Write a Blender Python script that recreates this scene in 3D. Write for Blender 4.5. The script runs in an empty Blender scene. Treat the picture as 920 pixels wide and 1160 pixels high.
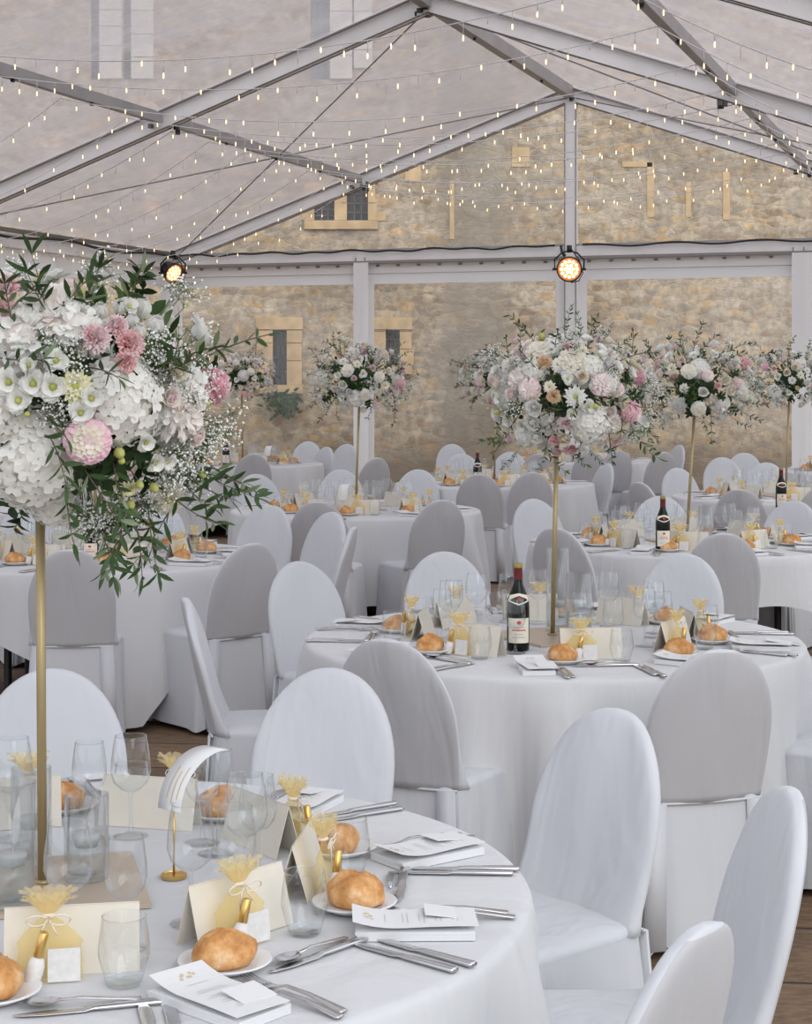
import bpy, math, random
from mathutils import Vector, Matrix, Quaternion
random.seed(7)
PI = math.pi
S = bpy.context.scene
C = S.collection

# ---------------------------------------------------------------- camera, world, light, exposure
F = 2000.0; HZ = 430.0; CX = 460.0; CH = 1.68          # focal length and horizon in 920x1160 pixels, camera height
cam = bpy.data.cameras.new('camera'); camo = bpy.data.objects.new('camera', cam); C.objects.link(camo)
camo.location = (0, 0, CH); camo.rotation_euler = (PI/2, 0, 0)
cam.sensor_fit = 'VERTICAL'; cam.sensor_height = 24; cam.lens = F/1160*24; cam.shift_y = -(580-HZ)/1160
cam.clip_end = 200
cam.dof.use_dof = False
S.camera = camo
w = bpy.data.worlds.new('overcast_sky'); S.world = w; w.use_nodes = True
bgn = w.node_tree.nodes['Background']
bgn.inputs[0].default_value = (0.86, 0.92, 1.0, 1); bgn.inputs[1].default_value = 1.46
sl = bpy.data.lights.new('soft_sun', 'SUN'); sl.energy = 1.35; sl.angle = math.radians(50); sl.color = (1, .975, .94)
so = bpy.data.objects.new('soft_sun', sl); C.objects.link(so); so.rotation_euler = (math.radians(58), 0, math.radians(24))
S.view_settings.view_transform = 'Standard'; S.view_settings.look = 'None'
S.view_settings.exposure = 0.08; S.view_settings.gamma = 1; S.view_settings.use_curve_mapping = False
S.cycles.max_bounces = 10; S.cycles.diffuse_bounces = 4; S.cycles.glossy_bounces = 3
S.cycles.transmission_bounces = 6; S.cycles.transparent_max_bounces = 48
S.cycles.caustics_reflective = False; S.cycles.caustics_refractive = False

# ---------------------------------------------------------------- materials
def nm(name):
    m = bpy.data.materials.new(name); m.use_nodes = True
    nt = m.node_tree; b = nt.nodes['Principled BSDF']
    return m, nt, b
def node(nt, t, **kw):
    n = nt.nodes.new(t)
    for k, v in kw.items():
        if k in n.inputs.keys() if isinstance(k, str) else False: n.inputs[k].default_value = v
        else: setattr(n, k, v)
    return n
def L(nt, a, b): nt.links.new(a, b)
def plain(name, col, rough=.6, metal=0, spec=.5, noise=0, nscale=30, bump=0, bscale=60, trans=0, sheen=0, sss=0):
    m, nt, b = nm(name)
    b.inputs['Base Color'].default_value = (*col, 1); b.inputs['Roughness'].default_value = rough
    b.inputs['Metallic'].default_value = metal; b.inputs['Specular IOR Level'].default_value = spec
    if sheen: b.inputs['Sheen Weight'].default_value = sheen
    tc = node(nt, 'ShaderNodeTexCoord')
    if noise:
        n = node(nt, 'ShaderNodeTexNoise'); n.inputs['Scale'].default_value = nscale; n.inputs['Detail'].default_value = 4
        L(nt, tc.outputs['Object'], n.inputs['Vector'])
        r = node(nt, 'ShaderNodeValToRGB'); r.color_ramp.elements[0].position = .3; r.color_ramp.elements[1].position = .7
        r.color_ramp.elements[0].color = (*[c*(1-noise) for c in col], 1); r.color_ramp.elements[1].color = (*[min(1, c*(1+noise)) for c in col], 1)
        L(nt, n.outputs['Fac'], r.inputs[0]); L(nt, r.outputs[0], b.inputs['Base Color'])
    if bump:
        n = node(nt, 'ShaderNodeTexNoise'); n.inputs['Scale'].default_value = bscale; n.inputs['Detail'].default_value = 3
        L(nt, tc.outputs['Object'], n.inputs['Vector'])
        bp = node(nt, 'ShaderNodeBump'); bp.inputs['Strength'].default_value = bump; bp.inputs['Distance'].default_value = .01
        L(nt, n.outputs['Fac'], bp.inputs['Height']); L(nt, bp.outputs[0], b.inputs['Normal'])
    if trans:
        t = node(nt, 'ShaderNodeBsdfTranslucent'); t.inputs[0].default_value = (*col, 1)
        mx = node(nt, 'ShaderNodeMixShader'); mx.inputs[0].default_value = trans
        out = nt.nodes['Material Output']
        L(nt, b.outputs[0], mx.inputs[1]); L(nt, t.outputs[0], mx.inputs[2]); L(nt, mx.outputs[0], out.inputs[0])
    return m
def cloth(name, col, crease=.35):
    m, nt, b = nm(name)
    b.inputs['Base Color'].default_value = (*col, 1); b.inputs['Roughness'].default_value = .85
    b.inputs['Specular IOR Level'].default_value = .25; b.inputs['Sheen Weight'].default_value = .15
    tc = node(nt, 'ShaderNodeTexCoord'); mp = node(nt, 'ShaderNodeMapping'); mp.inputs['Scale'].default_value = (4.5, 4.5, .9)
    L(nt, tc.outputs['Object'], mp.inputs[0])
    n = node(nt, 'ShaderNodeTexNoise'); n.inputs['Scale'].default_value = 1.2; n.inputs['Detail'].default_value = 3; n.inputs['Distortion'].default_value = .6
    L(nt, mp.outputs[0], n.inputs['Vector'])
    bp = node(nt, 'ShaderNodeBump'); bp.inputs['Strength'].default_value = crease; bp.inputs['Distance'].default_value = .05
    L(nt, n.outputs['Fac'], bp.inputs['Height'])
    wv = node(nt, 'ShaderNodeTexNoise'); wv.inputs['Scale'].default_value = 400
    L(nt, tc.outputs['Object'], wv.inputs['Vector'])
    b2 = node(nt, 'ShaderNodeBump'); b2.inputs['Strength'].default_value = .08; b2.inputs['Distance'].default_value = .002
    L(nt, wv.outputs['Fac'], b2.inputs['Height']); L(nt, bp.outputs[0], b2.inputs['Normal']); L(nt, b2.outputs[0], b.inputs['Normal'])
    return m
def glass(name, col=(.97, .985, .99), edge=.55, tint=.0):
    """thin glass sheet: clear face on, brighter and glossier at grazing angles"""
    m, nt, b = nm(name); nt.nodes.remove(b); out = nt.nodes['Material Output']
    t = node(nt, 'ShaderNodeBsdfTransparent')
    g = node(nt, 'ShaderNodeBsdfGlossy'); g.inputs['Roughness'].default_value = .03; g.inputs[0].default_value = (1, 1, 1, 1)
    lw = node(nt, 'ShaderNodeLayerWeight'); lw.inputs[0].default_value = .5
    p1 = node(nt, 'ShaderNodeMath', operation='POWER'); p1.inputs[1].default_value = 3.0; L(nt, lw.outputs['Facing'], p1.inputs[0])
    mc = node(nt, 'ShaderNodeMix', data_type='RGBA'); mc.inputs['A'].default_value = (*col, 1); mc.inputs['B'].default_value = (.66, .68, .71, 1)
    L(nt, p1.outputs[0], mc.inputs['Factor']); L(nt, mc.outputs['Result'], t.inputs[0])
    p2 = node(nt, 'ShaderNodeMath', operation='POWER'); p2.inputs[1].default_value = 2.2; L(nt, lw.outputs['Facing'], p2.inputs[0])
    mr = node(nt, 'ShaderNodeMapRange'); mr.inputs['To Min'].default_value = .045+tint; mr.inputs['To Max'].default_value = edge; L(nt, p2.outputs[0], mr.inputs[0])
    mx = node(nt, 'ShaderNodeMixShader'); L(nt, mr.outputs[0], mx.inputs[0]); L(nt, t.outputs[0], mx.inputs[1]); L(nt, g.outputs[0], mx.inputs[2])
    L(nt, mx.outputs[0], out.inputs[0])
    return m
def plastic(name, haze, col, hcol, streak=0, rough=.15):
    """clear tent plastic: transparent sheet with milky streaks, scratches and a soft gloss"""
    m, nt, b = nm(name); nt.nodes.remove(b); out = nt.nodes['Material Output']
    t = node(nt, 'ShaderNodeBsdfTransparent'); t.inputs[0].default_value = (*col, 1)
    d = node(nt, 'ShaderNodeBsdfTranslucent'); d.inputs[0].default_value = (*hcol, 1)
    d2 = node(nt, 'ShaderNodeBsdfDiffuse'); d2.inputs[0].default_value = (*hcol, 1)
    dm = node(nt, 'ShaderNodeMixShader'); dm.inputs[0].default_value = .45; L(nt, d.outputs[0], dm.inputs[1]); L(nt, d2.outputs[0], dm.inputs[2])
    tc = node(nt, 'ShaderNodeTexCoord'); mp = node(nt, 'ShaderNodeMapping'); mp.inputs['Scale'].default_value = (.25, 2.2, 1)
    mp.inputs['Rotation'].default_value = (0, 0, .5)
    L(nt, tc.outputs['Object'], mp.inputs[0])
    n1 = node(nt, 'ShaderNodeTexNoise'); n1.inputs['Scale'].default_value = .5; n1.inputs['Detail'].default_value = 3; n1.inputs['Distortion'].default_value = .8
    L(nt, mp.outputs[0], n1.inputs['Vector'])
    n2 = node(nt, 'ShaderNodeTexNoise'); n2.inputs['Scale'].default_value = 4; n2.inputs['Detail'].default_value = 8; n2.inputs['Roughness'].default_value = .75
    mp2 = node(nt, 'ShaderNodeMapping'); mp2.inputs['Scale'].default_value = (1.5, 12, 1); mp2.inputs['Rotation'].default_value = (0, 0, .35); L(nt, tc.outputs['Object'], mp2.inputs[0])
    L(nt, mp2.outputs[0], n2.inputs['Vector'])
    a = node(nt, 'ShaderNodeMapRange'); a.inputs['From Min'].default_value = .35; a.inputs['From Max'].default_value = .75
    a.inputs['To Min'].default_value = haze - streak*.4; a.inputs['To Max'].default_value = haze + streak
    L(nt, n1.outputs['Fac'], a.inputs[0])
    a2 = node(nt, 'ShaderNodeMapRange'); a2.inputs['From Min'].default_value = .4; a2.inputs['From Max'].default_value = .7
    a2.inputs['To Min'].default_value = -.13 if streak > .1 else -.03; a2.inputs['To Max'].default_value = .13 if streak > .1 else .04
    L(nt, n2.outputs['Fac'], a2.inputs[0])
    ad = node(nt, 'ShaderNodeMath', operation='ADD', use_clamp=True); L(nt, a.outputs[0], ad.inputs[0]); L(nt, a2.outputs[0], ad.inputs[1])
    mx = node(nt, 'ShaderNodeMixShader'); L(nt, ad.outputs[0], mx.inputs[0]); L(nt, t.outputs[0], mx.inputs[1]); L(nt, dm.outputs[0], mx.inputs[2])
    g = node(nt, 'ShaderNodeBsdfGlossy'); g.inputs['Roughness'].default_value = rough
    mx2 = node(nt, 'ShaderNodeMixShader'); mx2.inputs[0].default_value = .05; L(nt, mx.outputs[0], mx2.inputs[1]); L(nt, g.outputs[0], mx2.inputs[2])
    L(nt, mx2.outputs[0], out.inputs[0])
    return m
def emit(name, col, s):
    m, nt, b = nm(name)
    b.inputs['Base Color'].default_value = (*col, 1); b.inputs['Emission Color'].default_value = (*col, 1); b.inputs['Emission Strength'].default_value = s
    return m
def organza(name, col, alpha):
    m, nt, b = nm(name); out = nt.nodes['Material Output']
    b.inputs['Base Color'].default_value = (*col, 1); b.inputs['Roughness'].default_value = .45; b.inputs['Sheen Weight'].default_value = .5
    tl = node(nt, 'ShaderNodeBsdfTranslucent'); tl.inputs[0].default_value = (*col, 1)
    m1 = node(nt, 'ShaderNodeMixShader'); m1.inputs[0].default_value = .45; L(nt, b.outputs[0], m1.inputs[1]); L(nt, tl.outputs[0], m1.inputs[2])
    t = node(nt, 'ShaderNodeBsdfTransparent'); t.inputs[0].default_value = (1, .95, .80, 1)
    m2 = node(nt, 'ShaderNodeMixShader'); m2.inputs[0].default_value = alpha; L(nt, t.outputs[0], m2.inputs[1]); L(nt, m1.outputs[0], m2.inputs[2])
    L(nt, m2.outputs[0], out.inputs[0])
    return m
def stone_mat():
    m, nt, b = nm('rubble_stone'); b.inputs['Roughness'].default_value = .95; b.inputs['Specular IOR Level'].default_value = .1
    tc = node(nt, 'ShaderNodeTexCoord')
    nd = node(nt, 'ShaderNodeTexNoise'); nd.inputs['Scale'].default_value = 2.6; nd.inputs['Detail'].default_value = 7; nd.inputs['Roughness'].default_value = .62
    L(nt, tc.outputs['Object'], nd.inputs['Vector'])
    ad = node(nt, 'ShaderNodeVectorMath', operation='MULTIPLY_ADD'); ad.inputs[1].default_value = (.42, .42, .30)
    L(nt, nd.outputs['Color'], ad.inputs[0]); L(nt, tc.outputs['Object'], ad.inputs[2])
    mp = node(nt, 'ShaderNodeMapping'); mp.inputs['Scale'].default_value = (1.7, 1, 4.4); L(nt, ad.outputs[0], mp.inputs[0])
    v1 = node(nt, 'ShaderNodeTexVoronoi'); v1.inputs['Scale'].default_value = 2.5; L(nt, mp.outputs[0], v1.inputs['Vector'])
    v2 = node(nt, 'ShaderNodeTexVoronoi', feature='DISTANCE_TO_EDGE'); v2.inputs['Scale'].default_value = 2.5; L(nt, mp.outputs[0], v2.inputs['Vector'])
    sp = node(nt, 'ShaderNodeSeparateColor'); L(nt, v1.outputs['Color'], sp.inputs[0])
    r = node(nt, 'ShaderNodeValToRGB'); e = r.color_ramp.elements
    e[0].position = 0; e[0].color = (.40, .29, .19, 1); e[1].position = 1; e[1].color = (.66, .56, .44, 1)
    for p, c in ((.25, (.56, .45, .32)), (.45, (.62, .52, .39)), (.60, (.66, .44, .22)), (.68, (.64, .53, .39)), (.85, (.40, .33, .25))):
        q = e.new(p); q.color = (*c, 1)
    L(nt, sp.outputs[0], r.inputs[0])
    # mortar
    mr = node(nt, 'ShaderNodeMapRange'); mr.inputs['From Min'].default_value = .01; mr.inputs['From Max'].default_value = .09
    L(nt, v2.outputs['Distance'], mr.inputs[0])
    mc = node(nt, 'ShaderNodeMix', data_type='RGBA'); mc.inputs['A'].default_value = (.58, .48, .36, 1)
    L(nt, mr.outputs[0], mc.inputs['Factor']); L(nt, r.outputs[0], mc.inputs['B'])
    # lime wash patches of pale render over the rubble
    np_ = node(nt, 'ShaderNodeTexNoise'); np_.inputs['Scale'].default_value = .55; np_.inputs['Detail'].default_value = 8; np_.inputs['Roughness'].default_value = .65
    L(nt, tc.outputs['Object'], np_.inputs['Vector'])
    mp_ = node(nt, 'ShaderNodeMapRange'); mp_.inputs['From Min'].default_value = .48; mp_.inputs['From Max'].default_value = .62; mp_.inputs['To Max'].default_value = .5
    L(nt, np_.outputs['Fac'], mp_.inputs[0])
    m2 = node(nt, 'ShaderNodeMix', data_type='RGBA'); m2.inputs['B'].default_value = (.54, .47, .385, 1)
    L(nt, mp_.outputs[0], m2.inputs['Factor']); L(nt, mc.outputs['Result'], m2.inputs['A'])
    # fine grain
    nf = node(nt, 'ShaderNodeTexNoise'); nf.inputs['Scale'].default_value = 7; nf.inputs['Detail'].default_value = 8; nf.inputs['Roughness'].default_value = .7
    L(nt, tc.outputs['Object'], nf.inputs['Vector'])
    mf = node(nt, 'ShaderNodeMapRange'); mf.inputs['From Min'].default_value = .3; mf.inputs['From Max'].default_value = .7; mf.inputs['To Min'].default_value = .50; mf.inputs['To Max'].default_value = 1.30
    L(nt, nf.outputs['Fac'], mf.inputs[0])
    m3 = node(nt, 'ShaderNodeMix', data_type='RGBA', blend_type='MULTIPLY'); m3.inputs['Factor'].default_value = 1
    cc = node(nt, 'ShaderNodeCombineColor'); [L(nt, mf.outputs[0], cc.inputs[i]) for i in range(3)]
    L(nt, m2.outputs['Result'], m3.inputs['A']); L(nt, cc.outputs[0], m3.inputs['B'])
    # grey lichen stained strip: a weathered band of its own on the wall, and a foot mixed darker near the ground
    sx = node(nt, 'ShaderNodeSeparateXYZ'); L(nt, ad.outputs[0], sx.inputs[0])
    def band(sock, c, hw, soft):
        s = node(nt, 'ShaderNodeMath', operation='SUBTRACT'); s.inputs[1].default_value = c; L(nt, sock, s.inputs[0])
        a = node(nt, 'ShaderNodeMath', operation='ABSOLUTE'); L(nt, s.outputs[0], a.inputs[0])
        q = node(nt, 'ShaderNodeMapRange'); q.inputs['From Min'].default_value = hw+soft; q.inputs['From Max'].default_value = hw; L(nt, a.outputs[0], q.inputs[0])
        return q
    bb = band(sx.outputs['X'], 1.32, .42, .25)
    n5 = node(nt, 'ShaderNodeTexNoise'); n5.inputs['Scale'].default_value = 3; n5.inputs['Detail'].default_value = 6
    L(nt, tc.outputs['Object'], n5.inputs['Vector'])
    q5 = node(nt, 'ShaderNodeMapRange'); q5.inputs['From Min'].default_value = .3; q5.inputs['From Max'].default_value = .65; q5.inputs['To Min'].default_value = .35; q5.inputs['To Max'].default_value = .9
    L(nt, n5.outputs['Fac'], q5.inputs[0])
    mm = node(nt, 'ShaderNodeMath', operation='MULTIPLY'); L(nt, bb.outputs[0], mm.inputs[0]); L(nt, q5.outputs[0], mm.inputs[1])
    m4 = node(nt, 'ShaderNodeMix', data_type='RGBA'); m4.inputs['B'].default_value = (.33, .29, .24, 1)
    L(nt, mm.outputs[0], m4.inputs['Factor']); L(nt, m3.outputs['Result'], m4.inputs['A'])
    b0 = band(sx.outputs['Z'], .1, .35, .5)
    m5 = node(nt, 'ShaderNodeMix', data_type='RGBA'); m5.inputs['B'].default_value = (.26, .215, .17, 1)
    mk = node(nt, 'ShaderNodeMath', operation='MULTIPLY'); mk.inputs[1].default_value = .8; L(nt, b0.outputs[0], mk.inputs[0])
    L(nt, mk.outputs[0], m5.inputs['Factor']); L(nt, m4.outputs['Result'], m5.inputs['A'])
    n7 = node(nt, 'ShaderNodeTexNoise'); n7.inputs['Scale'].default_value = .8; n7.inputs['Detail'].default_value = 7; n7.inputs['Roughness'].default_value = .6
    L(nt, ad.outputs[0], n7.inputs['Vector'])
    q7 = node(nt, 'ShaderNodeValToRGB'); q7.color_ramp.elements[0].position = .33; q7.color_ramp.elements[0].color = (.70, .68, .66, 1); q7.color_ramp.elements[1].position = .62; q7.color_ramp.elements[1].color = (1.0, 1.0, 1.0, 1)
    L(nt, n7.outputs['Fac'], q7.inputs[0])
    m8 = node(nt, 'ShaderNodeMix', data_type='RGBA', blend_type='MULTIPLY'); m8.inputs['Factor'].default_value = 1
    L(nt, m5.outputs['Result'], m8.inputs['A']); L(nt, q7.outputs[0], m8.inputs['B'])
    L(nt, m8.outputs['Result'], b.inputs['Base Color'])
    bp = node(nt, 'ShaderNodeBump'); bp.inputs['Strength'].default_value = .45; bp.inputs['Distance'].default_value = .035
    hh = node(nt, 'ShaderNodeMath', operation='MULTIPLY'); L(nt, mr.outputs[0], hh.inputs[0]); L(nt, nf.outputs['Fac'], hh.inputs[1])
    L(nt, hh.outputs[0], bp.inputs['Height']); L(nt, bp.outputs[0], b.inputs['Normal'])
    return m
def board_mat():
    m, nt, b = nm('worn_floor_boards'); b.inputs['Roughness'].default_value = .8
    tc = node(nt, 'ShaderNodeTexCoord'); mp = node(nt, 'ShaderNodeMapping'); mp.inputs['Rotation'].default_value = (0, 0, .1)
    L(nt, tc.outputs['Object'], mp.inputs[0])
    br = node(nt, 'ShaderNodeTexBrick'); br.inputs['Scale'].default_value = 1; br.inputs['Brick Width'].default_value = 2.2; br.inputs['Row Height'].default_value = .5
    br.inputs['Mortar Size'].default_value = .008; br.inputs['Color1'].default_value = (.17, .105, .058, 1); br.inputs['Color2'].default_value = (.12, .078, .045, 1); br.inputs['Mortar'].default_value = (.015, .012, .01, 1)
    L(nt, mp.outputs[0], br.inputs['Vector'])
    n = node(nt, 'ShaderNodeTexNoise'); n.inputs['Scale'].default_value = 14; n.inputs['Detail'].default_value = 8; n.inputs['Roughness'].default_value = .7
    m2 = node(nt, 'ShaderNodeMapping'); m2.inputs['Scale'].default_value = (1, 3, 1); L(nt, tc.outputs['Object'], m2.inputs[0]); L(nt, m2.outputs[0], n.inputs['Vector'])
    mr = node(nt, 'ShaderNodeMapRange'); mr.inputs['From Min'].default_value = .3; mr.inputs['From Max'].default_value = .7; mr.inputs['To Min'].default_value = .5; mr.inputs['To Max'].default_value = 1.7
    L(nt, n.outputs['Fac'], mr.inputs[0]); cc = node(nt, 'ShaderNodeCombineColor'); [L(nt, mr.outputs[0], cc.inputs[i]) for i in range(3)]
    mx = node(nt, 'ShaderNodeMix', data_type='RGBA', blend_type='MULTIPLY'); mx.inputs['Factor'].default_value = 1
    L(nt, br.outputs['Color'], mx.inputs['A']); L(nt, cc.outputs[0], mx.inputs['B']); L(nt, mx.outputs['Result'], b.inputs['Base Color'])
    return m
def bread_mat():
    m, nt, b = nm('bread_crust'); b.inputs['Roughness'].default_value = .65
    tc = node(nt, 'ShaderNodeTexCoord')
    n = node(nt, 'ShaderNodeTexNoise'); n.inputs['Scale'].default_value = 28; n.inputs['Detail'].default_value = 6; n.inputs['Roughness'].default_value = .65
    L(nt, tc.outputs['Object'], n.inputs['Vector'])
    r = node(nt, 'ShaderNodeValToRGB'); e = r.color_ramp.elements
    e[0].position = .3; e[0].color = (.36, .135, .035, 1); e[1].position = .72; e[1].color = (.78, .60, .42, 1)
    q = e.new(.45); q.color = (.55, .26, .08, 1); q = e.new(.58); q.color = (.68, .38, .16, 1)
    L(nt, n.outputs['Fac'], r.inputs[0]); L(nt, r.outputs[0], b.inputs['Base Color'])
    bp = node(nt, 'ShaderNodeBump'); bp.inputs['Strength'].default_value = .5; bp.inputs['Distance'].default_value = .004
    L(nt, n.outputs['Fac'], bp.inputs['Height']); L(nt, bp.outputs[0], b.inputs['Normal'])
    return m

M = dict(
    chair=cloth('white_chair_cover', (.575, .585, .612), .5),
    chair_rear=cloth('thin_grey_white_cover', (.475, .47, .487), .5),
    cloth=cloth('white_table_linen', (.61, .612, .62), .4),
    napkin=cloth('white_napkin', (.70, .70, .71), .15),
    dark=plain('black_metal', (.02, .02, .022), .45),
    wood=plain('brown_plywood', (.22, .14, .08), .7, noise=.2, nscale=12),
    gold=plain('brushed_gold', (.40, .31, .16), .42, metal=.55),
    brass=plain('satin_brass', (.66, .43, .14), .3, metal=.9),
    tray=plain('taupe_gold_plate', (.56, .46, .36), .35, metal=.3),
    alu=plain('white_aluminium', (.90, .89, .88), .45, noise=.04, nscale=5),
    alug=plain('grey_aluminium', (.38, .37, .37), .4, metal=.25, noise=.1, nscale=3),
    rail=plain('dark_keder_rail', (.16, .15, .15), .5),
    seal=plain('grey_rubber_strip', (.30, .28, .27), .6),
    pvc=plain('white_tent_canvas', (.95, .945, .94), .5, noise=.02, nscale=2, bump=.3, bscale=3, trans=.08),
    pvcw=plain('bright_tent_canvas', (.95, .97, .985), .5, noise=.02, nscale=2, bump=.3, bscale=3, trans=.1),
    roof=plastic('clear_roof_plastic', .66, (.88, .83, .85), (.60, .558, .565), .20),
    pane=plastic('clear_wall_plastic', .07, (.95, .945, .935), (.75, .73, .70), .05, .08),
    stone=stone_mat(), boards=board_mat(), bread=bread_mat(),
    ochre=plain('ochre_dressed_stone', (.58, .41, .23), .9, noise=.2, nscale=4, bump=.3, bscale=12),
    pale=plain('pale_limestone', (.66, .62, .54), .85, noise=.1, nscale=3),
    darkglass=plain('dark_window_glass', (.035, .035, .045), .15, noise=.4, nscale=6),
    blueglass=plain('blue_grey_window_glass', (.17, .21, .25), .15),
    earth=plain('gravel_ground', (.22, .18, .14), .95, noise=.3, nscale=8),
    glass=glass('clear_glass', (.965, .975, .98), .6), gbase=glass('thick_glass_base', (.90, .94, .94), .7, .08),
    water=glass('water', (.94, .965, .965), .5, .02), wax=plain('white_wax', (.88, .88, .86), .4),
    plate=plain('white_porcelain', (.74, .74, .74), .18),
    steel=plain('polished_steel', (.62, .62, .63), .2, metal=1),
    card=plain('cream_card', (.70, .65, .56), .8, noise=.02, nscale=40),
    paper=plain('white_card', (.73, .73, .73), .7), ink=plain('pale_grey_print', (.52, .52, .52), .8), goldink=plain('gold_print', (.62, .50, .28), .6),
    organza=organza('gold_organza', (.92, .79, .46), .22), ruffle=organza('gold_organza_ruffle', (.95, .83, .54), .40),
    cord=plain('cream_cord', (.78, .70, .58), .7), label=plain('floral_white_label', (.70, .68, .66), .6, noise=.08, nscale=90),
    bottle=plain('dark_green_bottle_glass', (.006, .008, .006), .16, spec=.25), capsule=plain('wine_red_foil', (.14, .012, .015), .35),
    capgold=plain('olive_gold_foil', (.30, .26, .06), .4), wlabel=plain('cream_wine_label', (.80, .74, .62), .7, noise=.06, nscale=70), red=plain('red_seal_print', (.62, .06, .035), .6),
    black=plain('black_plastic', (.012, .012, .013), .4), bulb=emit('warm_bulb', (1, .76, .44), 1.6), wire=plain('white_wire', (.80, .80, .80), .5),
    led=emit('amber_led', (1, .50, .16), 9), ledw=emit('warm_white_led', (1, .66, .38), 9), lens=emit('amber_lens', (.9, .28, .08), .7),
    cable=plain('black_cable', (.02, .02, .02), .5),
    white=plain('white_petal', (.93, .93, .89), .6, trans=.25, noise=.05, nscale=60), ivory=plain('ivory_petal', (.93, .89, .77), .6, trans=.25),
    hyd=plain('hydrangea_petal', (.95, .94, .89), .6, trans=.25, noise=.06, nscale=30), blush=plain('blush_petal', (.95, .88, .83), .6, trans=.25, noise=.05, nscale=50),
    pink=plain('pink_petal', (.93, .58, .58), .6, trans=.25, noise=.15, nscale=80), palepink=plain('pale_pink_petal', (.95, .77, .78), .6, trans=.25, noise=.1, nscale=60),
    rosepink=plain('rose_pink_petal', (.92, .66, .73), .6, trans=.15), pinkd=plain('soft_rose_petal', (.90, .58, .64), .6, trans=.15),
    magenta=plain('magenta_petal', (.70, .18, .34), .6, trans=.2), peach=plain('peach_petal', (.90, .66, .48), .6, trans=.25), butter=plain('butter_petal', (.90, .86, .58), .6, trans=.25),
    lime=plain('lime_bud', (.48, .50, .14), .6), centre=plain('yellow_green_centre', (.42, .45, .10), .7), leaf=plain('dark_leaf', (.020, .048, .012), .5, spec=.3, noise=.3, nscale=20, trans=.1),
    olive=plain('olive_leaf', (.045, .088, .026), .5, spec=.3, noise=.25, nscale=20), silver=plain('silver_leaf_underside', (.20, .26, .14), .6, noise=.1, nscale=20),
    freshleaf=plain('fresh_leaf', (.12, .21, .05), .5, noise=.25, nscale=25, trans=.2), stem=plain('green_stem', (.10, .15, .05), .6), twig=plain('brown_twig', (.14, .10, .07), .8),
    gyp=plain('tiny_white_blossom', (.95, .95, .92), .7),
)

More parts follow.
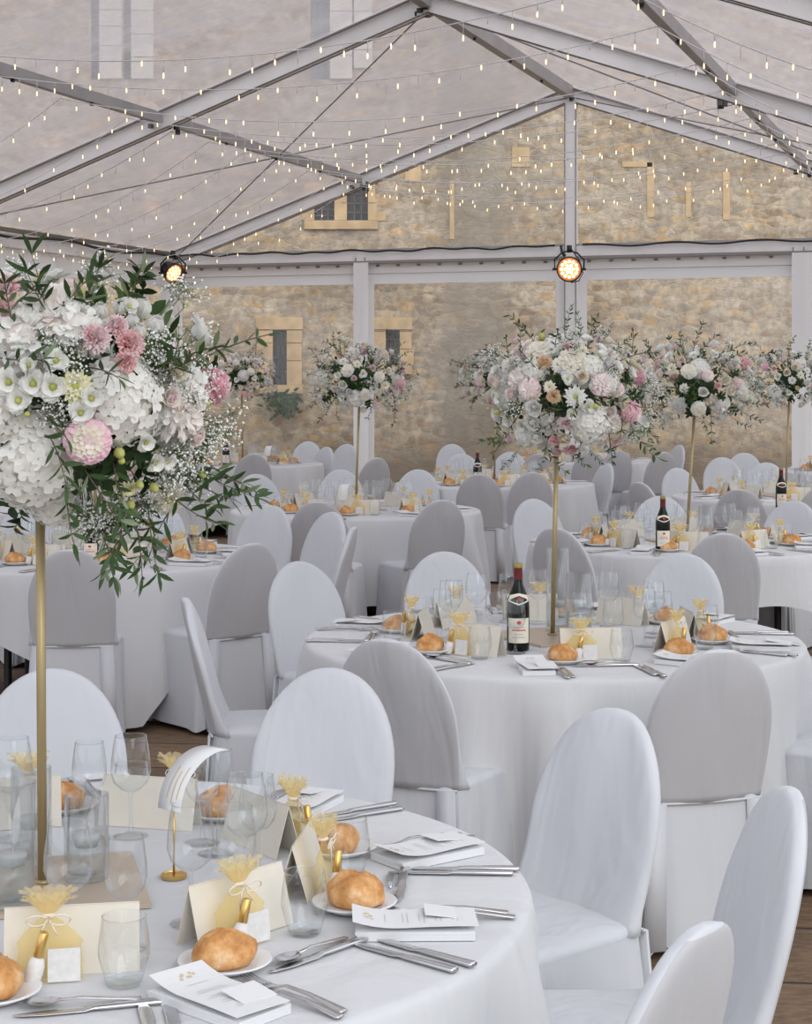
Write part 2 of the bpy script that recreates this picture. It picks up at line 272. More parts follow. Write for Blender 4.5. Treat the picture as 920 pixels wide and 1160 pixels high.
# ---------------------------------------------------------------- mesh builder
class MB:
    def __init__(s): s.v = []; s.f = []; s.m = []
    def add(s, vs, fs, mi=0):
        o = len(s.v); s.v += [tuple(v) for v in vs]; s.f += [tuple(i+o for i in f) for f in fs]
        s.m += (list(mi) if isinstance(mi, (list, tuple)) else [mi]*len(fs))
    def box(s, c, d, mi=0, R=None):
        x, y, z = d[0]/2, d[1]/2, d[2]/2
        vs = [Vector(p) for p in ((-x,-y,-z),(x,-y,-z),(x,y,-z),(-x,y,-z),(-x,-y,z),(x,-y,z),(x,y,z),(-x,y,z))]
        if R is not None: vs = [R @ v for v in vs]
        s.add([v+Vector(c) for v in vs], [(0,3,2,1),(4,5,6,7),(0,1,5,4),(1,2,6,5),(2,3,7,6),(3,0,4,7)], mi)
    def beam(s, a, b, wd, ht, mi=0, up=(0,0,1)):
        a, b = Vector(a), Vector(b); d = (b-a); n = d.normalized(); u = Vector(up); side = n.cross(u).normalized(); u2 = side.cross(n).normalized()
        vs = []
        for p in (a, b):
            for i, j in ((-1,-1),(1,-1),(1,1),(-1,1)): vs.append(p+side*(i*wd/2)+u2*(j*ht/2))
        s.add(vs, [(0,1,2,3),(7,6,5,4),(0,4,5,1),(1,5,6,2),(2,6,7,3),(3,7,4,0)], mi)
    def lathe(s, prof, n=24, c=(0,0,0), mi=0, cap0=True, cap1=True):
        vs = []; fs = []; mm = []
        for r, z in prof:
            for k in range(n):
                a = 2*PI*k/n; vs.append((c[0]+r*math.cos(a), c[1]+r*math.sin(a), c[2]+z))
        for i in range(len(prof)-1):
            for k in range(n):
                fs.append((i*n+k, i*n+(k+1)%n, (i+1)*n+(k+1)%n, (i+1)*n+k)); mm.append(mi[i] if isinstance(mi, list) else mi)
        if cap0: fs.append(tuple(range(n))[::-1]); mm.append(mi[0] if isinstance(mi, list) else mi)
        if cap1: fs.append(tuple((len(prof)-1)*n+k for k in range(n))); mm.append(mi[-1] if isinstance(mi, list) else mi)
        s.add(vs, fs, mm)
    def tube(s, pts, r, n=6, mi=0):
        pts = [Vector(p) for p in pts]; N = len(pts); vs = []
        rr = r if isinstance(r, (list, tuple)) else [r]*N
        up = Vector((0, 0, 1))
        for i, p in enumerate(pts):
            d = (pts[min(i+1, N-1)]-pts[max(i-1, 0)]).normalized()
            u = up if abs(d.z) < .95 else Vector((1, 0, 0))
            a = d.cross(u).normalized(); b = a.cross(d)
            for k in range(n):
                t = 2*PI*k/n; vs.append(p+(a*math.cos(t)+b*math.sin(t))*rr[i])
        fs = [(i*n+k, i*n+(k+1)%n, (i+1)*n+(k+1)%n, (i+1)*n+k) for i in range(N-1) for k in range(n)]
        fs += [tuple(range(n))[::-1], tuple((N-1)*n+k for k in range(n))]
        s.add(vs, fs, mi)
    def loft(s, secs, n=8, mi=0):
        """sections (x, y, z, half width along y, half thickness along z)"""
        vs = []
        for (x, y, z, hw, th) in secs:
            for k in range(n):
                t = 2*PI*(k+.5)/n; ct, st = math.cos(t), math.sin(t)
                vs.append((x, y+hw*math.copysign(abs(ct)**.6, ct), z+th*math.copysign(abs(st)**.6, st)))
        N = len(secs)
        fs = [(i*n+k, i*n+(k+1)%n, (i+1)*n+(k+1)%n, (i+1)*n+k) for i in range(N-1) for k in range(n)]
        fs += [tuple(range(n))[::-1], tuple((N-1)*n+k for k in range(n))]
        s.add(vs, fs, mi)
    def mesh(s, name, mats, smooth=True):
        me = bpy.data.meshes.new(name); me.from_pydata(s.v, [], s.f)
        for m in mats: me.materials.append(M[m])
        me.polygons.foreach_set('material_index', s.m)
        if smooth: me.polygons.foreach_set('use_smooth', [True]*len(s.f))
        me.update(); return me
def link(name, me, parent=None, loc=None, mat=None):
    o = bpy.data.objects.new(name, me); C.objects.link(o)
    if parent is not None: o.parent = parent
    if mat is not None: o.matrix_local = mat
    elif loc is not None: o.location = loc
    return o
def tag(o, label=None, cat=None, group=None, kind=None):
    if label: o['label'] = label
    if cat: o['category'] = cat
    if group: o['group'] = group
    if kind: o['kind'] = kind
    return o
def thing(name, label, cat, loc=(0,0,0), rz=0, group=None):
    o = bpy.data.objects.new(name, None); C.objects.link(o); o.location = loc; o.rotation_euler = (0, 0, rz); o.empty_display_size = .05
    return tag(o, label, cat, group)
def struct(name, mb, mats, smooth=False, label=None):
    return tag(link(name, mb.mesh(name, mats, smooth)), label, None, None, 'structure')
def sharp(me, ang=40):
    try: me.set_sharp_from_angle(angle=math.radians(ang))
    except Exception: pass
    return me
def at(px, py, Y): return Vector(((px-CX)*Y/F, Y, CH-(py-HZ)*Y/F))
TZ = .748                                   # height of the linen on a table top
def ontable(px, py):
    Y = (CH-TZ)*F/(py-HZ); return Vector(((px-CX)*Y/F, Y, TZ))

# ---------------------------------------------------------------- setting: tent
TH = .332; W = 5.85; ZR = 5.45; ZE = 3.40; D = 5.96
R0 = Vector((2.18, 23.27, 0)); U = Vector((-math.sin(TH), -math.cos(TH), 0)); V = Vector((math.cos(TH), -math.sin(TH), 0))
def tp(s, t, z=None, off=0):
    """a point of the tent: s bays towards the camera, t across (-1 left eave .. 1 right eave)"""
    p = R0+U*(s*D)+V*(t*W); p.z = (ZR+(ZE-ZR)*abs(t) if z is None else z)+off; return p
mb = MB(); q = [(-16, -3), (16, -3), (16, 40), (-16, 40)]
mb.add([(x, y, 0) for x, y in q], [(0, 1, 2, 3)])
struct('floor', mb, ['boards'])
mb = MB(); mb.add([(-80, -40, -.03), (80, -40, -.03), (80, 90, -.03), (-80, 90, -.03)], [(0, 1, 2, 3)])
struct('ground', mb, ['earth'])
NB = 4
for side, t in (('left', -1), ('right', 1)):
    mb = MB(); n = 24
    for b in range(NB):
        vs = []; fs = []
        for i in range(11):
            for j in range(11):
                s_, t_ = b+i/10, t*j/10
                sag = .035*math.sin(PI*i/10)*math.sin(PI*((j/10*2) % 1.0001))
                vs.append(tp(s_, t_, off=.115-sag))
        for i in range(10):
            for j in range(10): fs.append((i*11+j, i*11+j+1, (i+1)*11+j+1, (i+1)*11+j))
        mb.add(vs, fs)
    struct('ceiling_'+side, mb, ['roof'], True)
k = 0
def trim(mb, mats, smooth=False):
    global k; k += 1; return struct('trim_%d' % k, mb, mats, smooth)
for s_ in range(NB+1):
    for t in (-1, 1):
        mb = MB(); a, b = tp(s_, 0, off=-.0), tp(s_, t, off=-.0)
        mb.beam(a, b, .15 if s_ else .10, .20, 0)
        d = (b-a).normalized()
        for sg in (-1, 1):                              # keder rail lips and the flap of canvas along the rafter
            o_ = U*(sg*(.11 if s_ else .075)); mb.beam(a+o_+Vector((0,0,.07)), b+o_+Vector((0,0,.07)), .05, .012, 1)
            o_ = U*(sg*.05); mb.beam(a+o_-Vector((0,0,.105)), b+o_-Vector((0,0,.105)), .012, .012, 2)
        trim(mb, ['alu', 'seal', 'rail'])
# ridge and side purlins
for b in range(NB):
    for t, wd, ht, m_ in ((0, .11, .15, 'alug'), (-.503, .08, .11, 'alug'), (.518, .08, .11, 'alug')):
        mb = MB(); p, q_ = tp(b+.02, t), tp(b+.98, t); mb.beam(p, q_, wd, ht, 0)
        for kk in range(1, 4):
            c = p.lerp(q_, kk/4); mb.box(c-Vector((0,0,ht/2)), (.03, .05, .05), 1)
        trim(mb, [m_, 'black'])
    for t in (-1, 1):
        mb = MB(); mb.beam(tp(b, t, off=-.06), tp(b+1, t, off=-.06), .10, .16, 0); mb.beam(tp(b, t*.99, off=.04), tp(b+1, t*.99, off=.04), .06, .05, 1)
        trim(mb, ['alu', 'rail'])
    for t in (-1, 1):                                   # wind bracing wires
        if b < 1:
            mb = MB(); mb.tube([tp(b, t, off=-.05), tp(b+1, 0, off=-.05)], .009, 5); mb.tube([tp(b+1, t, off=-.05), tp(b, 0, off=-.05)], .009, 5); trim(mb, ['seal'], True)
for s_ in range(NB+1):                                  # black joints where rafters meet purlins
    mb = MB()
    for t in (0, -.503, .518):
        c = tp(s_, t)
        rg = random.Random(s_*7+int(t*10))
        for q_ in range(7):
            mb.box(c+Vector((rg.uniform(-.14, .14), rg.uniform(-.1, .1), rg.uniform(-.13, -.03))), (.05, .04, .045), q_ % 2, Matrix.Rotation(rg.uniform(0, 3), 3, 'Z'))
    trim(mb, ['black', 'rail'])
# posts
for s_ in range(NB+1):
    for t in (-1, 1):
        mb = MB(); p = tp(s_, t, 0); mb.box(p+Vector((0,0,ZE/2)), (.16, .12, ZE), 0, Matrix.Rotation(-TH, 3, 'Z')); mb.box(p+Vector((0,0,.01)), (.3, .3, .02), 1); trim(mb, ['alu', 'rail'])
RZ = Matrix.Rotation(-TH, 3, 'Z')
for t, wd in ((0, .15), (-.504, .13), (.504, .13)):
    mb = MB(); zt = (ZR+(ZE-ZR)*abs(t))-.08 if t == 0 else ZE
    p = tp(0, t, 0)-U*.0; mb.box(p+Vector((0,0,zt/2)), (wd, .12, zt), 0, RZ)
    mb.box(p+U*.065+V*(-wd/2)+Vector((0,0,zt/2)), (.012, .012, zt-.1), 1, RZ); mb.box(p+U*.065+V*(wd/2)+Vector((0,0,zt/2)), (.012, .012, zt-.1), 1, RZ)
    trim(mb, ['alu', 'seal'])
# gable cross beam with keder rail
for t0, t1 in ((-1, -.013), (.013, 1)):
    mb = MB(); mb.beam(tp(0, t0, ZE-.03), tp(0, t1, ZE-.03), .10, .13, 0); mb.beam(tp(0, t0, ZE-.115)+U*.02, tp(0, t1, ZE-.115)+U*.02, .10, .035, 1)
    mb.beam(tp(0, t0, ZE+.05)+U*.03, tp(0, t1, ZE+.05)+U*.03, .02, .03, 2)
    trim(mb, ['alu', 'seal', 'alug'])
# gable wall: clear upper triangle, canvas header, clear windows between canvas strips
def quad(mb, t0, t1, z0, z1, mi, off=.03, z1b=None, nx=14, wav=.0, base=0, fn=None):
    vs = []; fs = []
    for i in range(nx+1):
        t = t0+(t1-t0)*i/nx; zt = z1 if z1b is None else z1+(z1b-z1)*i/nx
        wv = wav*math.sin(i*1.7+z0*3)
        vs += [tp(base, t, z0)-U*(off+wv), tp(base, t, zt)-U*(off-wv*.3)]
    for i in range(nx): fs.append((2*i, 2*i+2, 2*i+3, 2*i+1))
    mb.add(vs, fs, mi)
mb = MB()
for a, b in ((-1, 0), (0, 1)):
    quad(mb, a, b, ZE, ZE if a < 0 else ZR-.05, 0, .02, ZR-.05 if a < 0 else ZE)
hz0 = ZE-.41
quad(mb, -1, 1, ZE-.27, ZE-.12, 1, .03, nx=60, wav=.004)
quad(mb, -1, .50, hz0, ZE-.27, 2, .04, nx=60, wav=.003)
quad(mb, -1, 1, .05, hz0, 0, .05, nx=40, wav=.006)
for t, wd in ((-.975, .05), (-.497, .27), (.0, .42), (.76, 2.9)):
    quad(mb, t-wd/2/W, t+wd/2/W, .05, ZE-.12, 1, -.0 if wd > .3 and wd < 1 else .02, nx=8, wav=.004)
quad(mb, -.52, -.483, .05, ZE-.12, 1, -.075, nx=4, wav=.004); quad(mb, .49, .55, .05, ZE-.12, 1, -.075, nx=4, wav=.004)
quad(mb, -1, 1, .02, .14, 1, .045, nx=40, wav=.01)
quad(mb, -1, 1, ZE-.275, ZE-.268, 3, .012, nx=60)
for i in range(40):                                      # small fixing tabs under the rail
    t = -.97+i*.0505
    mb.box(tp(0, t, ZE-.16)-U*.015, (.05, .01, .03), 3, RZ)
struct('wall_back', mb, ['pane', 'pvc', 'pvcw', 'seal'])
def sidewall(name, t):
    mb = MB()
    def sq(s0, s1, z0, z1, mi, off, nx=20, wav=0):
        vs = []; fs = []
        for i in range(nx+1):
            s_ = s0+(s1-s0)*i/nx; wv = wav*math.sin(i*1.9)
            vs += [tp(s_, t, z0)+V*(t*(off+wv)), tp(s_, t, z1)+V*(t*off)]
        for i in range(nx): fs.append((2*i, 2*i+2, 2*i+3, 2*i+1))
        mb.add(vs, fs, mi)
    for b in range(NB-1 if t > 0 else NB):
        sq(b, b+1, ZE-.27, ZE-.14, 1, .02); sq(b, b+1, hz0, ZE-.27, 2, .025); sq(b, b+1, .05, hz0, 0, .03, wav=.01)
        sq(b, b+.055, .05, ZE-.14, 1, .0, 3); sq(b+.945, b+1, .05, ZE-.14, 1, .0, 3); sq(b+.47, b+.53, .05, ZE-.14, 1, .01, 3)
        sq(b, b+1, .02, .55, 1, .015, wav=.01)
    struct(name, mb, ['pane', 'pvc', 'pvcw'])
sidewall('wall_left', -1); sidewall('wall_right', 1)

# ---------------------------------------------------------------- stone building behind the tent
BY = 28.6
bld = thing('stone_building', 'old rubble stone building with slit windows rising behind the clear tent wall', 'building', (0, BY, 0))
def bpt(px, py): p = at(px, py, BY); return p.x, p.z
openings = [  # px0, px1, py0, py1
    (309, 325, 374, 436), (437, 453, 374, 414), (356, 379, 222, 250), (393, 417, 208, 250),
    (103, 113, -40, 90), (140, 149, -40, 90), (352, 374, -40, 90), (397, 401, -40, 78)]
rects = []
for a, b, c, d in openings:
    x0, z1 = bpt(a, c); x1, z0 = bpt(b, d); rects.append((x0, x1, z0, z1))
xs = sorted({-26, 22} | {r[0] for r in rects} | {r[1] for r in rects}); zs = sorted({0, 15} | {r[2] for r in rects} | {r[3] for r in rects})
mb = MB()
for i in range(len(xs)-1):
    for j in range(len(zs)-1):
        cx, cz = (xs[i]+xs[i+1])/2, (zs[j]+zs[j+1])/2
        if any(r[0] < cx < r[1] and r[2] < cz < r[3] for r in rects): continue
        mb.add([(xs[i], 0, zs[j]), (xs[i+1], 0, zs[j]), (xs[i+1], 0, zs[j+1]), (xs[i], 0, zs[j+1])], [(0, 1, 2, 3)])
for x0, x1, z0, z1 in rects:
    mb.add([(x0,0,z0),(x1,0,z0),(x1,0,z1),(x0,0,z1),(x0,.4,z0),(x1,.4,z0),(x1,.4,z1),(x0,.4,z1)], [(0,1,5,4),(1,2,6,5),(2,3,7,6),(3,0,4,7)])
mb.box((-2, 5.2, 7.5), (48, 9.6, 15)); mb.box((-2, -.09, .2), (48, .18, .4))
link('wall', mb.mesh('building_wall', ['stone'], False), bld)
for i, (x0, x1, z0, z1) in enumerate(rects):
    fr = MB(); sm = 'ochre' if i not in (4, 5, 6, 7) else 'pale'
    sw = (.26, .20, .16, .16, .36, .36, .36, .3, .12)[i]; rg = random.Random(i)
    z = z0
    while z < z1-.02:                                     # jamb blocks of uneven width
        h = min(rg.uniform(.24, .42), z1-z)
        for sx, xx in (((-1, x0), (1, x1)) if sm == 'ochre' else ((1, x1),)):
            wd = sw*(rg.uniform(.7, 1.25) if sm == 'ochre' else 1); fr.box((xx+sx*wd/2, -.005-.004*i, z+h/2), (wd, .05, h-.012))
        z += h
    if sm == 'ochre': fr.box(((x0+x1)/2, -.012-.004*i, z1+.11), (x1-x0+2*sw, .05, .2)); fr.box(((x0+x1)/2, -.02-.004*i, z0-.07), (x1-x0+2*sw, .08, .14))
    else: fr.box(((x0+x1+sw)/2, -.012, z1+.11), (x1-x0+sw, .05, .2))
    wdw = link('window', sharp(fr.mesh('window_surround', [sm], False)), bld)
    pn = MB(); pn.box(((x0+x1)/2, .22, (z0+z1)/2), (x1-x0, .02, z1-z0))
    for kk in range(1, 4): pn.box(((x0+x1)/2, .20, z0+(z1-z0)*kk/4), (x1-x0, .02, .02), 1)
    for kk in range(1, 3): pn.box((x0+(x1-x0)*kk/3, .20, (z0+z1)/2), (.018, .02, z1-z0), 1)
    link('pane', pn.mesh('window_pane', ['darkglass' if i < 4 or i == 8 else 'blueglass', 'rail'], False), wdw)
# blocked doorway dressings in ochre stone on the right
for (px, py, w_, h_) in ((737, 215, 8, 62), (722, 186, 34, 6), (780, 226, 6, 40), (590, 178, 20, 22), (512, 238, 5, 66), (660, 480, 10, 30), (823, 222, 8, 54), (450, 188, 26, 12), (430, 245, 14, 10), (468, 196, 18, 20)):
    x, z = bpt(px, py); fr = MB(); fr.box((x, .01, z), (w_*BY/F, .05, h_*BY/F)); link('quoin', fr.mesh('quoin', ['ochre'], False), bld)

# ---------------------------------------------------------------- tables
# name: centre pixel x, y, cloth corner turn, phrase
TB = {}
def tbl(key, px, py, turn, phrase, half=1.29, Y=None, X=None):
    c = ontable(px, py)
    TB[key] = dict(c=Vector((c.x, c.y, 0)), turn=turn, phrase=phrase, half=half)
tbl('T1', 48, 1005, 18, 'the foreground table')
tbl('T2', 626, 722, -62, 'the central table')
tbl('T3', 110, 629, -28, 'the left middle table', 1.24)
tbl('T4', 778, 614, 20, 'the right middle table', 1.16)
tbl('T5', 403, 577, 10, 'the centre-left rear table', 1.48)
tbl('T6', 275, 525, 0, 'the far left table', 1.48)
tbl('T7', 560, 547, 30, 'the table behind the central bouquet', 1.48)
tbl('T8', 890, 562, -15, 'the right rear table', 1.48)
tbl('T9', 655, 521, 5, 'the far middle table', 1.48)
tbl('T10', 975, 533, 40, 'the far right table', 1.48)
tbl('T11', -20, 572, 0, 'the left rear table', 1.48)
RT = .90
def cloth_mesh(turn, half, seed):
    rg = random.Random(seed); n = 180; mb = MB(); ph = [rg.uniform(0, 2*PI) for _ in range(6)]
    rings = [('t', r) for r in (.02, .3, .6, .8, .875)] + [('e', t) for t in (.35, .7, 1)] + [('d', t) for t in (.06, .14, .24, .36, .5, .64, .78, .9, .985, 1)]
    vs = []; t0 = math.radians(turn)
    for kind, t in rings:
        for k_ in range(n):
            a = 2*PI*k_/n; ca, sa = math.cos(a-t0), math.sin(a-t0)
            drop = min(half/max(abs(ca), abs(sa))-RT, .722)
            if kind == 't': r, z = t, TZ-.001+.0006*math.sin(a*3+ph[0])
            elif kind == 'e': r, z = RT-.022+.022*math.sin(t*PI/2), TZ-.022*(1-math.cos(t*PI/2))
            else:
                dd = .022+(drop-.022)*t; cor = abs(math.sin(2*(a-t0)))**2
                amp = (.034+.06*cor)*min(1, dd/.5)**1.1
                f = math.sin(14*a+ph[1]+1.3*math.sin(3*a+ph[2]))*.6+math.sin(23*a+ph[3])*.3+math.sin(9*a+ph[4])*.4
                big = math.exp(-((math.sin((a-t0-PI/4)*2))**2)/.02)*0
                r = RT+.004+.035*dd+amp*f+.055*cor*dd/.7+big; z = TZ-dd
            vs.append((r*math.cos(a), r*math.sin(a), z))
    fs = [(i*n+k_, i*n+(k_+1) % n, (i+1)*n+(k_+1) % n, (i+1)*n+k_) for i in range(len(rings)-1) for k_ in range(n)]
    fs.append(tuple(range(n))[::-1]); fs = [f[::-1] for f in fs]
    mb.add(vs, fs); return mb.mesh('tablecloth', ['cloth'])
mt = MB(); mt.lathe([(.01, .71), (RT-.03, .71), (RT-.024, .715), (RT-.024, .735), (RT-.03, .740), (.01, .740)], 64)
top_me = sharp(mt.mesh('tabletop', ['wood']))
ml = MB(); ml.tube([(0, 0, .0), (0, 0, .71)], .02, 10); ml.tube([(0, 0, 0), (0, 0, .03)], .026, 10); leg_me = sharp(ml.mesh('table_leg', ['dark']))
for i, (key, T) in enumerate(TB.items()):
    r = thing('round_table', 'round folding banquet table under white linen, '+T['phrase'], 'table', T['c'], 0, 'round banquet tables')
    link('tabletop', top_me, r)
    for a in (50, 140, 230, 320): link('leg', leg_me, r, (.58*math.cos(math.radians(a)), .58*math.sin(math.radians(a)), 0))
    c = link('tablecloth', cloth_mesh(T['turn'], T['half'], i), None, T['c'])
    tag(c, 'white square linen cloth draped over '+T['phrase'], 'tablecloth', 'white tablecloths')

# ---------------------------------------------------------------- chairs
def chair_meshes(seed):
    rg = random.Random(seed); a1, a2, a3 = [rg.uniform(0, 6) for _ in range(3)]
    # backrest: leaning oval in a tight cover; front is +x
    mb = MB(); nz = 22; n = 28; vs = []; fs = []; mm = []
    TOP = .905; Z0 = .445; ZW = .645
    for i in range(nz+1):
        if i < 9: z = Z0+(ZW-Z0)*i/9; ww = .186+.014*math.sin(PI/2*i/9)
        else:
            q_ = (i-9)/(nz-9); an = q_*PI/2*.985; z = ZW+(TOP-ZW)*math.sin(an); ww = .20*math.cos(an)**.98
        fl = max(0, 1-(z-Z0)/.16)**2                         # cover flares into the seat in front
        th = .026*min(1, (ww/.2)**.5+.1)
        xc = -.17-(z-.46)*.235
        for k_ in range(n):
            t = 2*PI*k_/n; c_, s_ = math.cos(t), math.sin(t)
            y = (ww+(.02*fl if s_ > -.2 else .004))*math.copysign(abs(c_)**.75, c_)
            x = xc+th*math.copysign(abs(s_)**.65, s_)-.022*(1-(y/.2)**2)+.02*fl*(s_ > 0)
            x += .0030*math.sin(18*y+a1+9*z)+.0022*math.sin(31*y+a2)
            vs.append((x, y, z))
    for i in range(nz):
        for k_ in range(n):
            fs.append((i*n+k_, i*n+(k_+1) % n, (i+1)*n+(k_+1) % n, (i+1)*n+k_))
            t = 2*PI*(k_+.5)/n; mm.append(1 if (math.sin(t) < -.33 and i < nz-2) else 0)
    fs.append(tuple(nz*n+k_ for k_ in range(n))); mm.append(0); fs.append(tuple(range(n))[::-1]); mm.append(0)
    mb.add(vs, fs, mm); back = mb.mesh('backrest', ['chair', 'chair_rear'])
    # seat
    def outline(e, n_=72, fr=.215, bk=.20):
        o = []
        for k_ in range(n_):
            t = 2*PI*k_/n_; c_, s_ = math.cos(t), math.sin(t)
            x = .02+(.225+e)*math.copysign(abs(c_)**.32, c_); y = (.208+e)*math.copysign(abs(s_)**.32, s_)
            y *= 1+.06*((x-.02)/.22); x = max(x, -.199-e*.5); o.append((x, y))
        return o
    mb = MB(); rings = []
    for e, z in ((0, .43), (0, .452), (-.006, .463), (-.03, .470), (-.1, .476), (-.17, .478)): rings.append([(x, y, z) for x, y in outline(e)])
    vs = [p for r in rings for p in r]; n = 72
    fs = [(i*n+k_, i*n+(k_+1) % n, (i+1)*n+(k_+1) % n, (i+1)*n+k_) for i in range(len(rings)-1) for k_ in range(n)]
    fs += [tuple((len(rings)-1)*n+k_ for k_ in range(n))]
    mb.add(vs, fs); seat = mb.mesh('seat', ['chair'])
    # skirt
    mb = MB(); n = 144; rows = 9; vs = []
    for i in range(rows+1):
        q_ = i/rows; hem = .014+.010*0
        for k_, (x, y) in enumerate(outline(.004+.022*q_, n)):
            a = 2*PI*k_/n; amp = .011*q_**1.2
            cor = abs(math.sin(2*a))**6
            f = math.sin(11*a+a1)*.7+math.sin(19*a+a2)*.5+cor*1.6*math.sin(30*a)
            r_ = math.hypot(x-.02, y); g = 1+amp*f/r_
            if x < -.12: x2 = .02+(x-.02)*g*(1-.0*q_)-.012*q_
            else: x2 = .02+(x-.02)*g
            zz = .447*(1-q_)+(.016+.010*(1+math.sin(7*a+a3)))*q_
            vs.append((x2, y*g, zz))
    fs = [((i+1)*n+k_, (i+1)*n+(k_+1) % n, i*n+(k_+1) % n, i*n+k_) for i in range(rows) for k_ in range(n)]
    mb.add(vs, fs)
    for sy in (-1, 1):                                     # flat pleat folded at each rear corner
        mb.add([(-.211, sy*.128, .446), (-.211, sy*.186, .446), (-.236, sy*.212, .03), (-.236, sy*.140, .03), (-.203, sy*.128, .446), (-.203, sy*.186, .446), (-.224, sy*.212, .03), (-.224, sy*.140, .03)],
               [(0,1,2,3),(7,6,5,4),(0,4,5,1),(1,5,6,2),(2,6,7,3),(3,7,4,0)])
    mb.tube([(-.196, -.19, .447), (-.208, -.1, .446), (-.212, 0, .446), (-.208, .1, .446), (-.196, .19, .447)], .0045, 6)
    skirt = mb.mesh('skirt', ['chair'])
    return back, seat, skirt
CM = [chair_meshes(s_) for s_ in (1, 2, 3)]
footm = MB(); footm.tube([(0, 0, 0), (0, 0, .43)], .012, 8); foot_me = footm.mesh('chair_leg', ['dark'])
def sector(a):
    names = ['right', 'back right', 'back', 'back left', 'left', 'front left', 'front', 'front right']
    return names[int(round((a % 360)/45)) % 8]
chair_n = [0]
def chair(P, d, label):
    """P: where the top of the back stands; d: facing direction"""
    o = Vector((P.x, P.y, 0))+d*.29
    r = thing('banquet_chair', label, 'chair', (o.x, o.y, 0), math.atan2(d.y, d.x), 'white covered banquet chairs')
    b, s_, k_ = CM[chair_n[0] % 3]; chair_n[0] += 1
    link('backrest', b, r); link('seat', s_, r); link('skirt', k_, r)
    for lx, ly in ((-.17, -.17), (-.17, .17), (.2, -.17), (.2, .17)): link('leg', foot_me, r, (lx, ly, 0))
CH_TOP = .905
def seatchair(px, py, key, note=None, lo=1.2, hi=1.7, face=None):
    Y0 = (CH-CH_TOP)*F/(py-HZ); T = TB[key]['c']; best = None
    for i in range(-60, 61):
        Y = Y0*(1+i*.003); P = Vector(((px-CX)*Y/F, Y, 0)); d = (T-P).length
        pen = abs(i)+1000*max(0, lo-d)+1000*max(0, d-hi)
        if best is None or pen < best[0]: best = (pen, P)
    P = best[1]; dv = (T-P); dv.z = 0
    if face is not None: dv = Vector((math.cos(math.radians(face)), math.sin(math.radians(face)), 0))
    dv.normalize(); rel = P-T; a = math.degrees(math.atan2(rel.y, rel.x))
    ph = TB[key]['phrase']
    lab = 'white-covered oval-back chair, ' + (note if note else sector(a)+' of '+ph)
    chair(P, dv, lab)
for c in [
    (58, 758, 'T1', 'behind the gold pole at the rear of the foreground table'), (375, 757, 'T1', 'broad front view at the rear right of the foreground table'),
    (696, 803, 'T1', 'seat turned left, largest at the right of the foreground table'), (893, 893, 'T1', 'cut by the right photo edge beside the foreground table'),
    (793, 1047, 'T1', 'lowest in the photo, grey rear showing'),
    (212, 677, 'T2', 'seen edge-on left of the central table'), (438, 723, 'T2', 'grey rear at front left of the central table'), (815, 735, 'T2', 'grey rear at front right of the central table'),
    (338, 636, 'T2', 'front view at the back left of the central table'), (503, 625, 'T2', 'front view straight behind the central table'), (775, 627, 'T2', 'front view at the back right of the central table'),
    (80, 622, 'T3', 'grey rear behind the gold pole, front of the left middle table'), (285, 615, 'T3', 'grey rear at front right of the left middle table'),
    (178, 566, 'T3', 'half behind the bouquet at the back of the left middle table'),
    (305, 572, 'T3', 'front view at the back of the left middle table'), (376, 580, 'T3', 'slanting right of the left middle table, farther one'), (400, 597, 'T3', 'slanting right of the left middle table, nearer one'),
    (30, 573, 'T3', 'hidden behind the large bouquet at the left middle table'),
    (630, 592, 'T4', 'grey rear crossed by the central gold pole'), (820, 600, 'T4', 'grey rear at the front of the right middle table'), (604, 565, 'T4', 'front view at the left of the right middle table'),
    (748, 562, 'T4', 'front view behind the bottle of the right middle table'), (900, 567, 'T4', 'front view at the back right of the right middle table'),
    (360, 568, 'T5', 'grey rear at front left of the centre-left rear table'), (500, 566, 'T5', 'grey rear at front right of the centre-left rear table'),
    (290, 537, 'T5', 'front view at back left of the centre-left rear table'), (386, 532, 'T5', 'directly behind the centre-left pole'), (427, 520, 'T6', 'white, between the far left table and the gable post'),
    (474, 529, 'T5', 'grey, at back right of the centre-left rear table'),
    (287, 511, 'T6', 'grey rear at the front of the far left table'), (349, 499, 'T6', 'front view at back right of the far left table'), (370, 507, 'T6', 'grey rear right of the far left table'),
    (393, 503, 'T6', 'narrow edge view right of the far left table'), (215, 498, 'T6', 'at the back left of the far left table'),
    (543, 537, 'T7', 'front of the rear table behind the central bouquet'), (523, 514, 'T7', 'front view left of the rear bottle'), (512, 503, 'T7', 'small white one at the far left of the rear table'),
    (578, 512, 'T7', 'front view right of the rear bottle'), (603, 530, 'T7', 'grey rear at the front right of the rear table'), (688, 527, 'T7', 'tall slanting one right of the rear table'),
    (610, 514, 'T9', 'under the central bouquet at the far middle table'), (669, 512, 'T9', 'grey rear at the front of the far middle table'), (645, 505, 'T9', 'front view behind the far middle table'),
    (700, 506, 'T9', 'at the back right of the far middle table'), (752, 512, 'T9', 'grey rear right of the far middle table'),
    (767, 530, 'T8', 'front view just behind the right rear pole'), (838, 554, 'T8', 'grey rear at the front of the right rear table'), (724, 546, 'T8', 'small grey one left of the right rear table'),
    (843, 513, 'T8', 'front view at the back of the right rear table'), (868, 524, 'T8', 'grey, at the back right of the right rear table'), (818, 518, 'T8', 'narrow edge view behind the right rear table'),
    (770, 504, 'T9', 'narrow edge view farthest right of the far middle table'), (935, 545, 'T8', 'at the right photo edge by the right rear table'),
]:
    px, py, key, note = c
    lo, hi = (1.2, 1.75) if key in ('T1', 'T2', 'T3', 'T4') else (1.15, 2.6 if key in ('T5', 'T6') else 6)
    seatchair(px, py, key, note, lo, hi)
